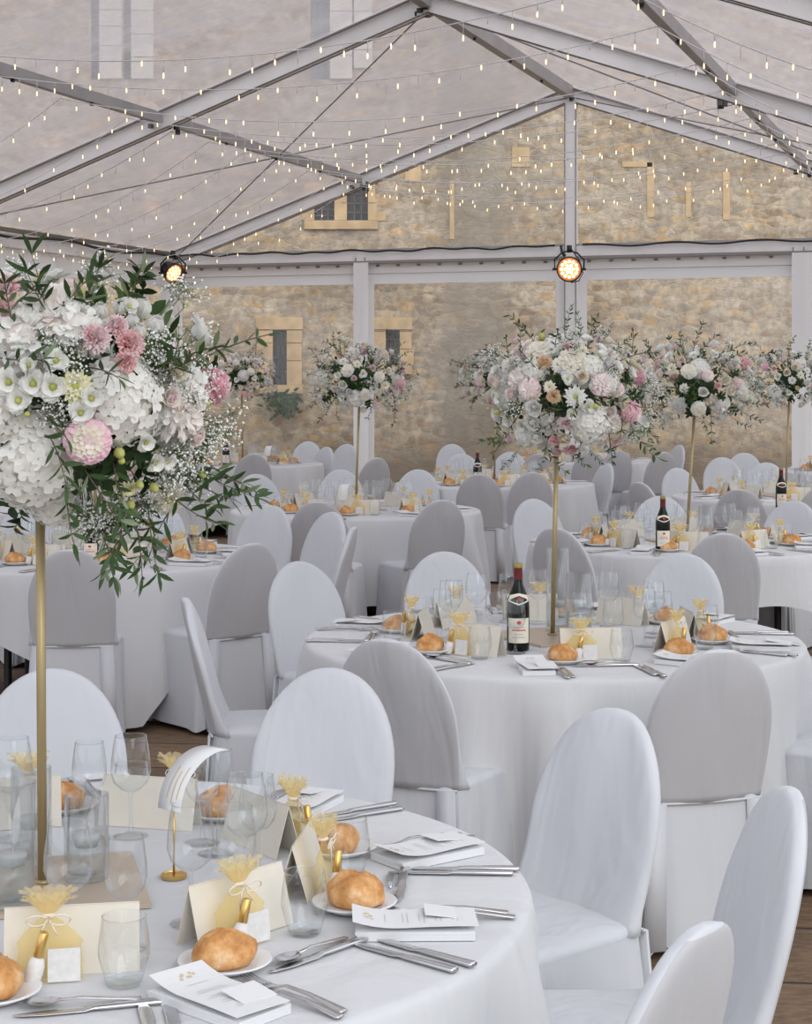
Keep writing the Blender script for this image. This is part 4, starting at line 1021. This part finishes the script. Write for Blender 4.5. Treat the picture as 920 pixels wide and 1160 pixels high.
def leafv(mb, p, d, nrm, ln, wd, mi, curl=.15, under=None):
    p, d, nrm = Vector(p), Vector(d).normalized(), Vector(nrm); s_ = d.cross(nrm)
    if s_.length < 1e-4: s_ = d.cross(Vector((1, .3, .2)))
    s_.normalize(); n_ = s_.cross(d)
    prof = ((0, .05), (.25, .8), (.55, 1), (.8, .6), (1, .02)); vs = []
    for q_, w_ in prof:
        c = p+d*(ln*q_)-n_*(curl*ln*q_*q_)
        vs += [c-s_*(wd*w_)+n_*(wd*w_*.25), c, c+s_*(wd*w_)+n_*(wd*w_*.25)]
    fs = []
    for i in range(4):
        o = i*3; fs += [(o, o+1, o+4, o+3), (o+1, o+2, o+5, o+4)]
    mb.add(vs, fs, mi)
def gyps(seed, n=70, R=.06, br=.0026):
    """baby's breath: fine branching stems tipped with tiny blossoms; grows along z"""
    rg = random.Random(seed); mb = MB()
    for b in range(7):
        d0 = Vector((rg.gauss(0, .5), rg.gauss(0, .5), 1)).normalized()*R*.55
        mb.tube([(0, 0, -R*.8), d0*.3, d0], .0006, 3, 1)
        for i in range(n//7):
            dd = Vector((rg.gauss(0, 1), rg.gauss(0, 1), rg.gauss(.35, .8))).normalized()*R*rg.uniform(.25, .62)
            e = d0+dd; mb.tube([d0, e], .0004, 3, 1)
            r = br*rg.uniform(.7, 1.35); ax = [Vector((r, 0, 0)), Vector((0, r, 0)), Vector((0, 0, r))]
            mb.add([e+ax[0], e-ax[0], e+ax[1], e-ax[1], e+ax[2], e-ax[2]], [(0,2,4),(2,1,4),(1,3,4),(3,0,4),(2,0,5),(1,2,5),(3,1,5),(0,3,5)], 0)
    return mb.mesh('babys_breath', ['gyp', 'stem'], False)
def olive(seed, ln=.17, n=9, lf=.034, droop=.5, wd=.0052):
    rg = random.Random(seed); mb = MB(); pts = []; p = Vector((0, 0, -.06)); d = Vector((rg.uniform(-.3, .3), rg.uniform(-.3, .3), 1)).normalized(); bend = Vector((rg.uniform(-1, 1), rg.uniform(-1, 1), -.2)).normalized()
    N = n+2
    for i in range(N):
        pts.append(p.copy()); p = p+d*((ln+.06)/N); d = (d+bend*(droop/N)).normalized()
    mb.tube(pts, [.0016*(1-.6*i/N) for i in range(N)], 4, 1)
    for i in range(2, N):
        for sg in (-1, 1):
            if rg.random() < .12: continue
            dd = (pts[i]-pts[i-1]).normalized(); s_ = dd.cross(Vector((math.sin(i*1.3), math.cos(i*1.3), .2))).normalized()*sg
            leafv(mb, pts[i], dd*.75+s_*.75+Vector((0, 0, rg.uniform(-.3, .2))), dd.cross(s_)+Vector((0, 0, .4)), lf*rg.uniform(.75, 1.15), wd*rg.uniform(.8, 1.2), 0 if rg.random() < .72 else 2, rg.uniform(-.1, .35))
    leafv(mb, pts[-1], d, Vector((.3, 1, .2)), lf, wd, 0)
    return mb.mesh('olive_branch', ['olive', 'twig', 'silver'])
def sprig(seed, mats=('leaf', 'stem', 'freshleaf'), n=16, R=.06):
    rg = random.Random(seed); mb = MB(); mb.tube([(0, 0, -R), (.004, 0, 0), (0, .004, R*.6)], .0014, 4, 1)
    for i in range(n):
        z = -R*.7+R*1.3*i/n; a = i*2.4; leafv(mb, (0, 0, z), (math.cos(a), math.sin(a), .5), (0, 0, 1), R*rg.uniform(.5, .8), R*.17, 0 if rg.random() < .7 else 2, .2)
    return mb.mesh('leaf_sprig', list(mats))
def bud(seed, mats):
    mb = MB(); mb.lathe([(.002, -.010), (.007, -.006), (.0095, 0), (.0085, .007), (.005, .012), (.001, .014)], 10); mb.tube([(0, 0, -.05), (.002, 0, -.01)], .0014, 4, 1)
    return mb.mesh('flower_bud', mats)
FL = {
    'rose': [rose(1, ['ivory', 'peach']), rose(2, ['white', 'ivory']), rose(3, ['ivory']), rose(4, ['white'])],
    'blush_rose': [rose(5, ['blush', 'palepink']), rose(6, ['blush'])],
    'pink_rose': [rose(7, ['palepink', 'pink']), rose(8, ['palepink'])],
    'pink_dahlia': [ballflower(2, 'dahlia', ['palepink', 'blush'], edge=.5), ballflower(3, 'dahlia', ['pinkd', 'palepink'], edge=.6)], 'ball_dahlia': [ballflower(4, 'dahlia', ['rosepink', 'ivory'], R=.036, n=200, sz=.0070, edge=.70, ruf=.1)],
    'white_dahlia': [daisy(1, ['ivory', 'centre']), daisy(2, ['white', 'centre']), ballflower(7, 'dahlia', ['white', 'ivory'], R=.035, n=130, sz=.010, ruf=.3)], 'butter_dahlia': [daisy(3, ['butter', 'centre'])],
    'carnation': [carnation(1, ['pink', 'palepink']), carnation(2, ['palepink', 'pink'])], 'peach_flower': [carnation(4, ['peach', 'butter']), rose(9, ['butter', 'peach'])],
    'lisianthus': [lisianthus(1, ['white', 'centre']), lisianthus(2, ['white', 'lime'])], 'closed_lisianthus': [closed_lis(1, ['white', 'lime']), closed_lis(2, ['white', 'lime'])],
    'peony': [ballflower(11, 'peony', ['blush', 'white'], R=.058, n=120, sz=.017, edge=.2, ruf=.9), ballflower(12, 'peony', ['white', 'blush'], R=.058, n=120, sz=.017, edge=.5, ruf=.9)], 'hydrangea': [hydrangea(1, ['hyd', 'ivory']), hydrangea(2, ['hyd', 'ivory'])],
    'babys_breath': [gyps(1), gyps(2), gyps(3)], 'olive_branch': [olive(1), olive(2, droop=1.0), olive(3, droop=.8), olive(4, droop=1.3)],
    'leaf_sprig': [sprig(1), sprig(2)], 'flower_bud': [bud(1, ['lime', 'stem'])],
    'small_olive': [olive(11, .09, 8, .018, .7, .0026), olive(12, .09, 8, .017, 1.0, .0026), olive(13, .08, 7, .018, .5, .0026)],
    'fine_breath': [gyps(7, 112, .055, .0024), gyps(8, 112, .055, .0024)],
}
def core(seed, rx, rz, n=330):
    rg = random.Random(seed); mb = MB()
    for i in range(n):
        d = Vector((rg.gauss(0, 1), rg.gauss(0, 1), rg.gauss(0, 1))).normalized(); r = rg.uniform(.35, .88)
        p = Vector((d.x*rx*r, d.y*rx*r, d.z*rz*r)); t = (d+Vector((rg.gauss(0, .6), rg.gauss(0, .6), rg.gauss(0, .6)))).normalized()
        leafv(mb, p, t, Vector((rg.gauss(0, 1), rg.gauss(0, 1), rg.gauss(0, 1))), rg.uniform(.035, .06), rg.uniform(.006, .014), rg.choice((0, 0, 1, 2)), .2)
    mb.lathe([(.01, -rz*.42), (rx*.3, -rz*.36), (rx*.44, 0), (rx*.3, rz*.36), (.01, rz*.42)], 16, mi=0)
    return mb.mesh('foliage', ['leaf', 'olive', 'freshleaf'])
CORE = [core(s_, 1, 1) for s_ in ()]
NAMES = {'ball_dahlia': 'dahlia', 'blush_rose': 'rose', 'pink_rose': 'rose', 'pink_dahlia': 'dahlia', 'white_dahlia': 'dahlia', 'butter_dahlia': 'dahlia', 'small_olive': 'olive_branch', 'fine_breath': 'babys_breath', 'peach_flower': 'carnation', 'closed_lisianthus': 'lisianthus'}
FLAB = {'ball_dahlia': 'pink ball dahlia with cream centre', 'blush_rose': 'blush rose', 'pink_rose': 'pink rose', 'pink_dahlia': 'pink ball dahlia', 'white_dahlia': 'cream dahlia', 'butter_dahlia': 'yellow dahlia', 'carnation': 'pink carnation', 'peach_flower': 'peach flower', 'hydrangea': 'large white hydrangea head', 'peony': 'large blush peony'}
def put_flower(root, rg, kind, p, d, sc):
    me = rg.choice(FL[kind]); q_ = d.to_track_quat('Z', 'Y').to_matrix().to_4x4() @ Matrix.Rotation(rg.uniform(0, 6.28), 4, 'Z')
    o = link(NAMES.get(kind, kind), me, root, mat=Matrix.Translation(p) @ q_ @ Matrix.Diagonal((sc, sc, sc, 1)))
    if kind in FLAB: o['label'] = FLAB[kind]
    return o
CORES = core(5, .31, .25), core(6, .31, .25, 200)
def pole_parts(root, ztop, lean=(0, 0), r=.0075, turn=.35):
    mb = MB(); h = .11; R_ = Matrix.Rotation(turn, 3, 'Z')
    mb.box((0, 0, .004), (.36, .36, .008), 0, R_); link('base_plate', mb.mesh('base_plate', ['tray'], False), root)
    mb = MB()
    a = Vector((0, 0, .008)); b = Vector((lean[0], lean[1], ztop)); mb.tube([a, a.lerp(b, .5), b], r, 12); mb.tube([a, a+Vector((0, 0, .006))], r*1.9, 12)
    link('pole', mb.mesh('stand_pole', ['gold']), root)
def random_bouquet(root, c, seed, sc=1, rx=.31, rz=.235, dens=1.0, skip=None, small=True):
    rg = random.Random(seed)
    link('foliage', CORES[1] if small else CORES[0], root, mat=Matrix.Translation(c) @ Matrix.Diagonal((rx/.31*.86, rx/.31*.86, rz/.25*.84, 1)))
    plan = [('hydrangea', 6, .84, .82), ('peony', 5, .72, .86), ('rose', 26, 1.15, .95), ('blush_rose', 12, 1.05, .97), ('pink_rose', 8, .85, 1.0), ('white_dahlia', 18, 1.0, 1.0), ('pink_dahlia', 7, .86, 1.0), ('carnation', 7, .7, 1.02),
            ('lisianthus', 22, .95, .98), ('peach_flower', 3, .62, 1.0), ('flower_bud', 7, .6, 1.1), ('babys_breath' if small else 'fine_breath', 32, 1.05, 1.02), ('small_olive', 36, 1.7, 1.02), ('leaf_sprig', 16, .85, .93)]
    items = [(k_, s_, rr) for k_, n_, s_, rr in plan for _ in range(max(1, int(n_*dens)))]
    N = len(items); dirs = []
    for i in range(N):
        z = .93-1.72*(i+.5)/N; r_ = math.sqrt(max(0, 1-z*z)); az = i*2.39996+seed; dirs.append(Vector((r_*math.cos(az), r_*math.sin(az), z)))
    rg.shuffle(dirs)
    # large heads kept apart: greedy farthest choice
    big = []
    for i, (k_, s_, rr) in enumerate(items):
        if k_ in ('hydrangea', 'peony'):
            j = max(range(i, N), key=lambda j_: min([(dirs[j_]-b_).length for b_ in big] or [1+rg.random()]) if dirs[j_].z > -.6 else 0)
            dirs[i], dirs[j] = dirs[j], dirs[i]; big.append(dirs[i])
    for (k_, s_, rr), d in zip(items, dirs):
        if skip and skip(d): continue
        p = c+Vector((d.x*rx, d.y*rx, d.z*rz))*rr*rg.uniform(.93, 1.05)
        if k_ == 'small_olive' and rg.random() < .5: dd = (d+Vector((rg.gauss(0, .4), rg.gauss(0, .4), -.7 if d.z < .3 else .5))).normalized()
        else: dd = (d+Vector((rg.gauss(0, .15), rg.gauss(0, .15), rg.gauss(0, .15)))).normalized()
        put_flower(root, rg, k_, p, dd, s_*rg.uniform(.88, 1.12)*sc)
# front arrangement: flowers set where the photograph shows them, on the near side of the mass
fb = thing('floral_centrepiece', 'large foreground bouquet of hydrangeas and olive sprigs on a thick gold pole', 'floral centrepiece', (T1c.x, T1c.y, TZ+.0005), 0, 'tall floral centrepieces')
pole_parts(fb, .72, (-.004, 0), .0088, .25)
BC = Vector((-.62, 3.24, 1.66)); BRX, BRZ = .30, .255
loc0 = Vector((T1c.x, T1c.y, TZ+.0005))
def surf(px, py, dep=1.0):
    Y = BC.y-.2
    for _ in range(4):
        p = at(px, py, Y); a = (p.x-BC.x)/BRX; b = (p.z-BC.z)/BRZ; q_ = 1-a*a-b*b
        Y = BC.y-BRX*dep*math.sqrt(max(q_, .0))
    p = at(px, py, Y); d = (p-BC); d = Vector((d.x/BRX, d.y/BRX-.12, d.z/BRZ)).normalized(); return p, d
link('foliage', CORES[0], fb, mat=Matrix.Translation(BC-loc0) @ Matrix.Diagonal((.93, .93, .93, 1)))
rgf = random.Random(21)
def fset(kind, px, py, rpx, base, dep=1.0, tilt=None):
    p, d = surf(px, py, dep)
    if tilt: d = (d+Vector(tilt)).normalized()
    put_flower(fb, rgf, kind, p-loc0-d*(rpx*.0011), d, rpx*p.y/F/base)
HYD, PEO, ROS, DAH, CAR, LIS, CLO = .078, .062, .034, .036, .030, .036, .030
for a in [(150, 458, 54, 0), (22, 545, 62, 0), (-28, 470, 46, 0), (60, 590, 30, .7), (95, 385, 34, .55), (215, 500, 26, .6), (0, 400, 40, .5)]: fset('hydrangea', a[0], a[1], a[2], HYD, 1.0 if not a[3] else a[3])
for a in [(52, 348, 38), (20, 372, 34), (84, 362, 30), (214, 472, 28), (222, 440, 24)]: fset('peony', a[0], a[1], a[2], PEO)
for a in [(110, 380, 18), (134, 366, 14), (150, 388, 18), (145, 408, 14), (4, 320, 19), (0, 345, 15)]: fset('carnation', a[0], a[1], a[2], CAR, 1.05)
for a in [(62, 406, 17), (34, 434, 20), (58, 438, 21), (4, 432, 20), (16, 455, 19), (105, 452, 17), (92, 470, 17), (30, 412, 13), (182, 530, 15), (196, 528, 13), (150, 340, 14), (170, 505, 14)]: fset('lisianthus', a[0], a[1], a[2], LIS, 1.06)
for a in [(114, 342, 16), (138, 338, 15), (164, 336, 20), (160, 366, 16), (180, 358, 17), (152, 355, 14)]: fset('closed_lisianthus', a[0], a[1], a[2], CLO, 1.0, (0, 0, .8))
fset('ball_dahlia', 100, 501, 26, DAH, 1.08, (.1, -.8, .2)); fset('butter_dahlia', 87, 436, 24, DAH, 1.04, (.3, -.6, .2)); fset('white_dahlia', 194, 574, 25, DAH, 1.12, (0, -1.2, 0)); fset('butter_dahlia', 150, 560, 14, DAH, 1.0)
fset('rose', 205, 420, 16, ROS); fset('blush_rose', 196, 450, 15, ROS); fset('blush_rose', 225, 495, 15, ROS)
for a in [(90, 328, 12), (137, 516, 11), (139, 524, 7), (177, 556, 9), (160, 552, 8), (236, 458, 9), (232, 540, 7), (150, 575, 8), (30, 470, 6)]: fset('flower_bud', a[0], a[1], a[2], .016, 1.03)
for i in range(40):
    base = [(195, 395), (215, 425), (228, 460), (70, 372), (222, 520), (205, 545), (95, 592), (112, 608), (235, 500), (185, 415), (40, 385), (75, 420), (125, 590), (60, 470), (170, 590), (30, 330)][i % 16]
    fset('fine_breath' if i % 3 else 'babys_breath', base[0]+rgf.gauss(0, 11), base[1]+rgf.gauss(0, 10), 34, .06, rgf.uniform(.85, 1.04))
def olv(px, py, ex, ey, sc, dep=1.0, dy=-.05, kind='olive_branch', vi=None):
    p, d = surf(px, py, dep); e = at(ex, ey, p.y+dy); dd = (e-p).normalized(); L0 = (e-p).length+.02
    me = olive(int(px*7+ey), L0, max(3, int(L0/.016)), .041, .35, .0046)
    link('olive_branch', me, fb, mat=Matrix.Translation(p-loc0) @ dd.to_track_quat('Z', 'Y').to_matrix().to_4x4())
for a in [(55, 345, 36, 302), (60, 345, 66, 296), (80, 340, 106, 305), (95, 345, 118, 318), (5, 370, -20, 330), (8, 335, 10, 305),
          (150, 340, 170, 318), (190, 405, 232, 372), (200, 412, 236, 394), (205, 400, 222, 366), (120, 425, 150, 436),
          (225, 545, 272, 572), (232, 548, 262, 582), (215, 560, 238, 600), (205, 575, 234, 608), (228, 535, 268, 548), (190, 590, 172, 640), (175, 585, 190, 650), (165, 590, 200, 632), (150, 575, 150, 625),
          (120, 600, 122, 655), (105, 595, 112, 630), (70, 575, 65, 612), (70, 495, 50, 478), (66, 510, 84, 540), (140, 545, 160, 590),
          (150, 600, 128, 640), (10, 400, 38, 396), (98, 545, 112, 580)]:
    olv(a[0], a[1], a[2], a[3], 1.0)
for i in range(16):
    base = [(65, 400), (125, 525), (45, 395), (90, 540), (150, 520), (20, 590), (110, 550), (85, 405), (175, 430), (135, 590)][i % 10]; fset('leaf_sprig', base[0]+rgf.gauss(0, 10), base[1]+rgf.gauss(0, 10), 38, .06, .88)
# unseen far side and underside of the front arrangement
random_bouquet(fb, BC-loc0, 31, 1.05, .285, .24, .7, skip=lambda d: d.y < .12)
# central arrangement
cb = thing('floral_centrepiece', 'bouquet with white hydrangea and pink flowers on the central gold pole', 'floral centrepiece', (T2c.x, T2c.y, TZ+.0005), 0, 'tall floral centrepieces')
pole_parts(cb, .73, (.016, 0), .0085, .55)
C2 = Vector(((642-CX)*T2c.y/F, T2c.y, CH-(447-HZ)*T2c.y/F)); loc0 = Vector((T2c.x, T2c.y, TZ+.0005)); BC2 = C2
rgc = random.Random(5)
def fset2(kind, px, py, rpx, base, dep=1.03, tilt=None):
    rx, rz = .295, .245; Y = C2.y-.2
    for _ in range(4):
        p = at(px, py, Y); a = (p.x-C2.x)/rx; b = (p.z-C2.z)/rz; Y = C2.y-rx*dep*math.sqrt(max(1-a*a-b*b, 0))
    p = at(px, py, Y); d = p-C2; d = Vector((d.x/rx, d.y/rx-.12, d.z/rz)).normalized()
    if tilt: d = (d+Vector(tilt)).normalized()
    put_flower(cb, rgc, kind, p-loc0-d*(rpx*.0022), d, rpx*p.y/F/base)
for k_, a in [('white_dahlia', (649, 406, 15)), ('white_dahlia', (653, 450, 15)), ('white_dahlia', (607, 394, 13)), ('pink_dahlia', (597, 390, 11)), ('pink_dahlia', (596, 440, 12)), ('pink_dahlia', (686, 434, 13)), ('pink_dahlia', (722, 469, 12)),
              ('rose', (604, 462, 12)), ('rose', (602, 480, 12)), ('rose', (606, 496, 11)), ('hydrangea', (673, 488, 24)), ('hydrangea', (731, 486, 14)), ('hydrangea', (600, 415, 15)), ('peony', (585, 428, 13)), ('peach_flower', (615, 409, 10)), ('peach_flower', (627, 449, 9)),
              ('carnation', (628, 501, 8)), ('carnation', (646, 512, 9)), ('carnation', (630, 514, 7)), ('carnation', (647, 390, 8)), ('hydrangea', (624, 387, 12)), ('hydrangea', (672, 412, 15)), ('hydrangea', (694, 432, 14)), ('peony', (575, 412, 11)),
              ('blush_rose', (578, 447, 10)), ('carnation', (640, 481, 8)), ('rose', (660, 425, 9)), ('hydrangea', (590, 500, 14)), ('lisianthus', (570, 480, 9)), ('flower_bud', (560, 468, 6)), ('flower_bud', (676, 461, 6)), ('flower_bud', (613, 378, 7))]:
    fset2(k_, a[0], a[1], a[2], {'hydrangea': HYD, 'peony': PEO, 'rose': ROS, 'blush_rose': ROS, 'carnation': CAR, 'peach_flower': CAR, 'lisianthus': LIS, 'flower_bud': .017}.get(k_, DAH))
for (px, py, ex, ey) in [(640, 385, 650, 352), (655, 390, 668, 362), (690, 400, 715, 380), (700, 410, 716, 395), (680, 390, 690, 370), (715, 470, 748, 525), (720, 480, 740, 510), (700, 450, 725, 440), (620, 500, 612, 545), (616, 500, 622, 540), (640, 500, 650, 535), (580, 490, 545, 500), (585, 500, 555, 515), (590, 505, 570, 525), (660, 500, 680, 520), (640, 470, 665, 500), (612, 460, 640, 430)]:
    Y = C2.y-.15; p, e = at(px, py, Y), at(ex, ey, Y); dd = (e-p).normalized(); put_flower(cb, rgc, 'olive_branch', p-loc0+dd*.03, dd, .75*(e-p).length/.14)
random_bouquet(cb, C2-loc0, 12, .84, .28, .225, .85, skip=lambda d: False, small=False)
# other arrangements
for key, lab, pxc, pyc, rr in (('T3', 'bouquet hidden behind the large foreground flowers', 105, 500, .27), ('T4', 'round bouquet right of the central one on a gold pole', 787, 436, .30), ('T5', 'round pink and white bouquet on the centre-left pole', 407, 430, .315),
                            ('T6', 'small distant bouquet in front of the left slit window', 274, 426, .34), ('T7', 'bouquet peeping out left of the central bouquet', 562, 428, .31), ('T8', 'bouquet at the right photo edge on a gold pole', 894, 431, .30),
                            ('T9', 'far bouquet hidden behind the central bouquet', 668, 440, .26)):
    c = TB[key]['c']
    r = thing('floral_centrepiece', lab, 'floral centrepiece', (c.x, c.y, TZ+.0005), 0, 'tall floral centrepieces')
    pole_parts(r, .76, ((pxc-CX)*c.y/F-c.x, 0), .0085 if c.y < 16 else .011, .3)
    cz = CH-(pyc-HZ)*c.y/F
    rr *= 1.06; random_bouquet(r, Vector(((pxc-CX)*c.y/F-c.x, 0, cz-TZ)), sum(map(ord, key))*3, 1.0, rr, rr*.78, .8 if c.y < 13 else .7)

# ---------------------------------------------------------------- fairy lights
bm_ = MB(); bm_.lathe([(.002, -.040), (.005, -.036), (.006, -.018), (.004, 0)], 6); BULB = bm_.mesh('bulb', ['bulb'])
rl = random.Random(3)
def light_string(s_, label, sl=.28, sm=.30, ds=(0, 0, 0, 0), group='fairy light strings'):
    ts = (-1, -.503, .518, 1); pts = []
    for i in range(3):
        a, b = tp(s_+ds[i], ts[i], off=-.10), tp(s_+ds[i+1], ts[i+1], off=-.10); L_ = (b-a).length; n = int(L_/.17); sag = (sl, sm, sl)[i]*rl.uniform(.7, 1.2)
        for j in range(n): q_ = j/n; p = a.lerp(b, q_); p.z -= sag*4*q_*(1-q_); pts.append(p)
    pts.append(tp(s_+ds[3], 1, off=-.10))
    r = thing('light_string', label, 'string lights', (pts[0].x, pts[0].y, pts[0].z), 0, group); o = pts[0].copy()
    mb = MB(); mb.tube([p-o for p in pts], .0042, 4)
    bl = []
    for i, p in enumerate(pts[1:-1]):
        dr = rl.choice((.0, .05, .09)); q_ = p-o+Vector((0, 0, -dr))
        mb.tube([p-o, q_], .0035, 3)
        if i % 2 == 0 or rl.random() < .3:
            px = CX+F*p.x/max(p.y, .1)
            if p.y > 2 and -20 < px < 940: bl.append(q_)
    link('wire', mb.mesh('wire', ['wire']), r)
    for q_ in bl: link('bulb', BULB, r, q_)
names = ['closest to the back wall', 'just before the gable beam', 'third back from the gable', 'fourth back from the gable', 'fifth back from the gable', 'crossing below the second rafter joint', 'near the second rafter', 'just this side of the second rafter',
         'high at the top left', 'second from the top of the photo', 'topmost in the photo']
for i, s_ in enumerate((.05, .17, .33, .5, .66, .82, .97, 1.14, 1.36, 1.62, 1.92)):
    light_string(s_, 'sagging warm fairy light string, '+names[i], .22, .32, (rl.uniform(-.05, .05), 0, rl.uniform(-.03, .03), rl.uniform(-.08, .08)))
# string looped along the left eave
r = thing('light_string', 'looped fairy light string clipped along the left eave rail', 'string lights', (0, 0, 0), 0, 'fairy light strings')
pts = [tp(.05+i*.02, -.985, off=-.14-.10*abs(math.sin(i*.9))) for i in range(70)]
mb = MB(); mb.tube(pts, .006, 4); link('wire', mb.mesh('wire', ['wire']), r)
for p in pts[::2]: link('bulb', BULB, r, p)

# ---------------------------------------------------------------- stage lights and cables
def spot(p, d, label, ledm, r=.125):
    t = thing('stage_light', label, 'stage light', p, 0, 'stage lights on the tent frame'); q_ = d.to_track_quat('Z', 'Y').to_matrix().to_4x4()
    h = MB(); h.lathe([(.03, -.17), (r*.75, -.16), (r*.85, -.05), (r, -.02), (r, .03), (r*.93, .035), (r*.9, .015), (.002, .012)], 28, mi=0); ho = link('housing', h.mesh('housing', ['black']), t, mat=q_)
    h = MB(); h.lathe([(.002, .014), (r*.88, .014), (r*.88, .018), (.002, .018)], 24); link('lens', h.mesh('lens', ['lens']), ho)
    h = MB()
    for n_, rr in ((1, 0), (6, r*.30), (12, r*.62), (5, 0)):
        if n_ == 5: continue
        for k_ in range(n_):
            a = 2*PI*k_/n_; h.lathe([(.002, .019), (r*.115, .019), (r*.105, .026), (.002, .03)], 8, (rr*math.cos(a), rr*math.sin(a), 0))
    link('led_cluster', h.mesh('led_cluster', [ledm]), ho)
    h = MB(); pts = [(-r-.02, 0, 0), (-r-.025, 0, .12), (-r*.6, 0, .21), (0, 0, .24), (r*.6, 0, .21), (r+.025, 0, .12), (r+.02, 0, 0)]; h.tube(pts, .012, 6); h.box((0, 0, .26), (.06, .06, .09)); h.tube([(-r-.05, 0, 0), (-r+.01, 0, 0)], .016, 8); h.tube([(r-.01, 0, 0), (r+.05, 0, 0)], .016, 8)
    link('yoke', h.mesh('yoke', ['black']), t)
    h = MB(); h.tube([(0.02, -.02, .26), (.12, -.03, .12), (.17, -.04, -.05), (.12, -.03, -.15), (.03, 0, -.17), (-.03, .05, -.1)], .008, 6); link('power_lead', h.mesh('power_lead', ['cable']), t)
pc = at(645, 305, 22.6); spot(pc, Vector((-pc.x, -pc.y, -1.2)).normalized(), 'round stage light with warm white LEDs on the gable post', 'ledw', .165)
pc = at(196, 309, 24.3); spot(pc, Vector((.62, -.62, -.45)).normalized(), 'angled amber LED stage light in the left tent corner', 'led', .145)
def cable(pts, r, label):
    mb = MB(); mb.tube(pts, r, 6); o = link('power_cable', mb.mesh('power_cable', ['cable'])); tag(o, label, 'cable', 'black cables on the tent frame')
cable([tp(0, -.97+i*.012, ZE+.035+.022*math.sin(i*.55)*math.sin(i*.21))+U*.10 for i in range(79)], .014, 'black cable sagging along the left half of the gable beam')
cable([tp(0, .03+i*.012, ZE+.035+.018*math.sin(i*.4+1))+U*.10 for i in range(80)], .014, 'black cable along the right half of the gable beam')
cable([tp(.02+i*.02, -.98, ZE-.005+.03*math.sin(i*.3))+V*.03 for i in range(75)], .02, 'black cable along the left eave rail')
cable([tp(0, -.02, ZE+.04)+U*.10, tp(0, -.016, ZE-.05)+U*.14, tp(0, -.008, ZE-.10)+U*.16], .02, 'short black cable dropping to the gable stage light')
# plant rooted under the left slit window
mb = MB(); rp = random.Random(2)
for i in range(160):
    a = rp.uniform(0, 6.28); leafv(mb, (rp.gauss(0, .12), rp.uniform(-.05, .0), rp.gauss(0, .09)), (math.cos(a), -.5, rp.uniform(-1, .6)), (0, -1, .2), rp.uniform(.08, .16), .025, rp.choice((0, 1)), .3)
o = link('wall_plant', mb.mesh('wall_plant', ['leaf', 'olive']), None, at(322, 456, BY-.12)); tag(o, 'small green plant growing from the stone wall below the slit window', 'plant')
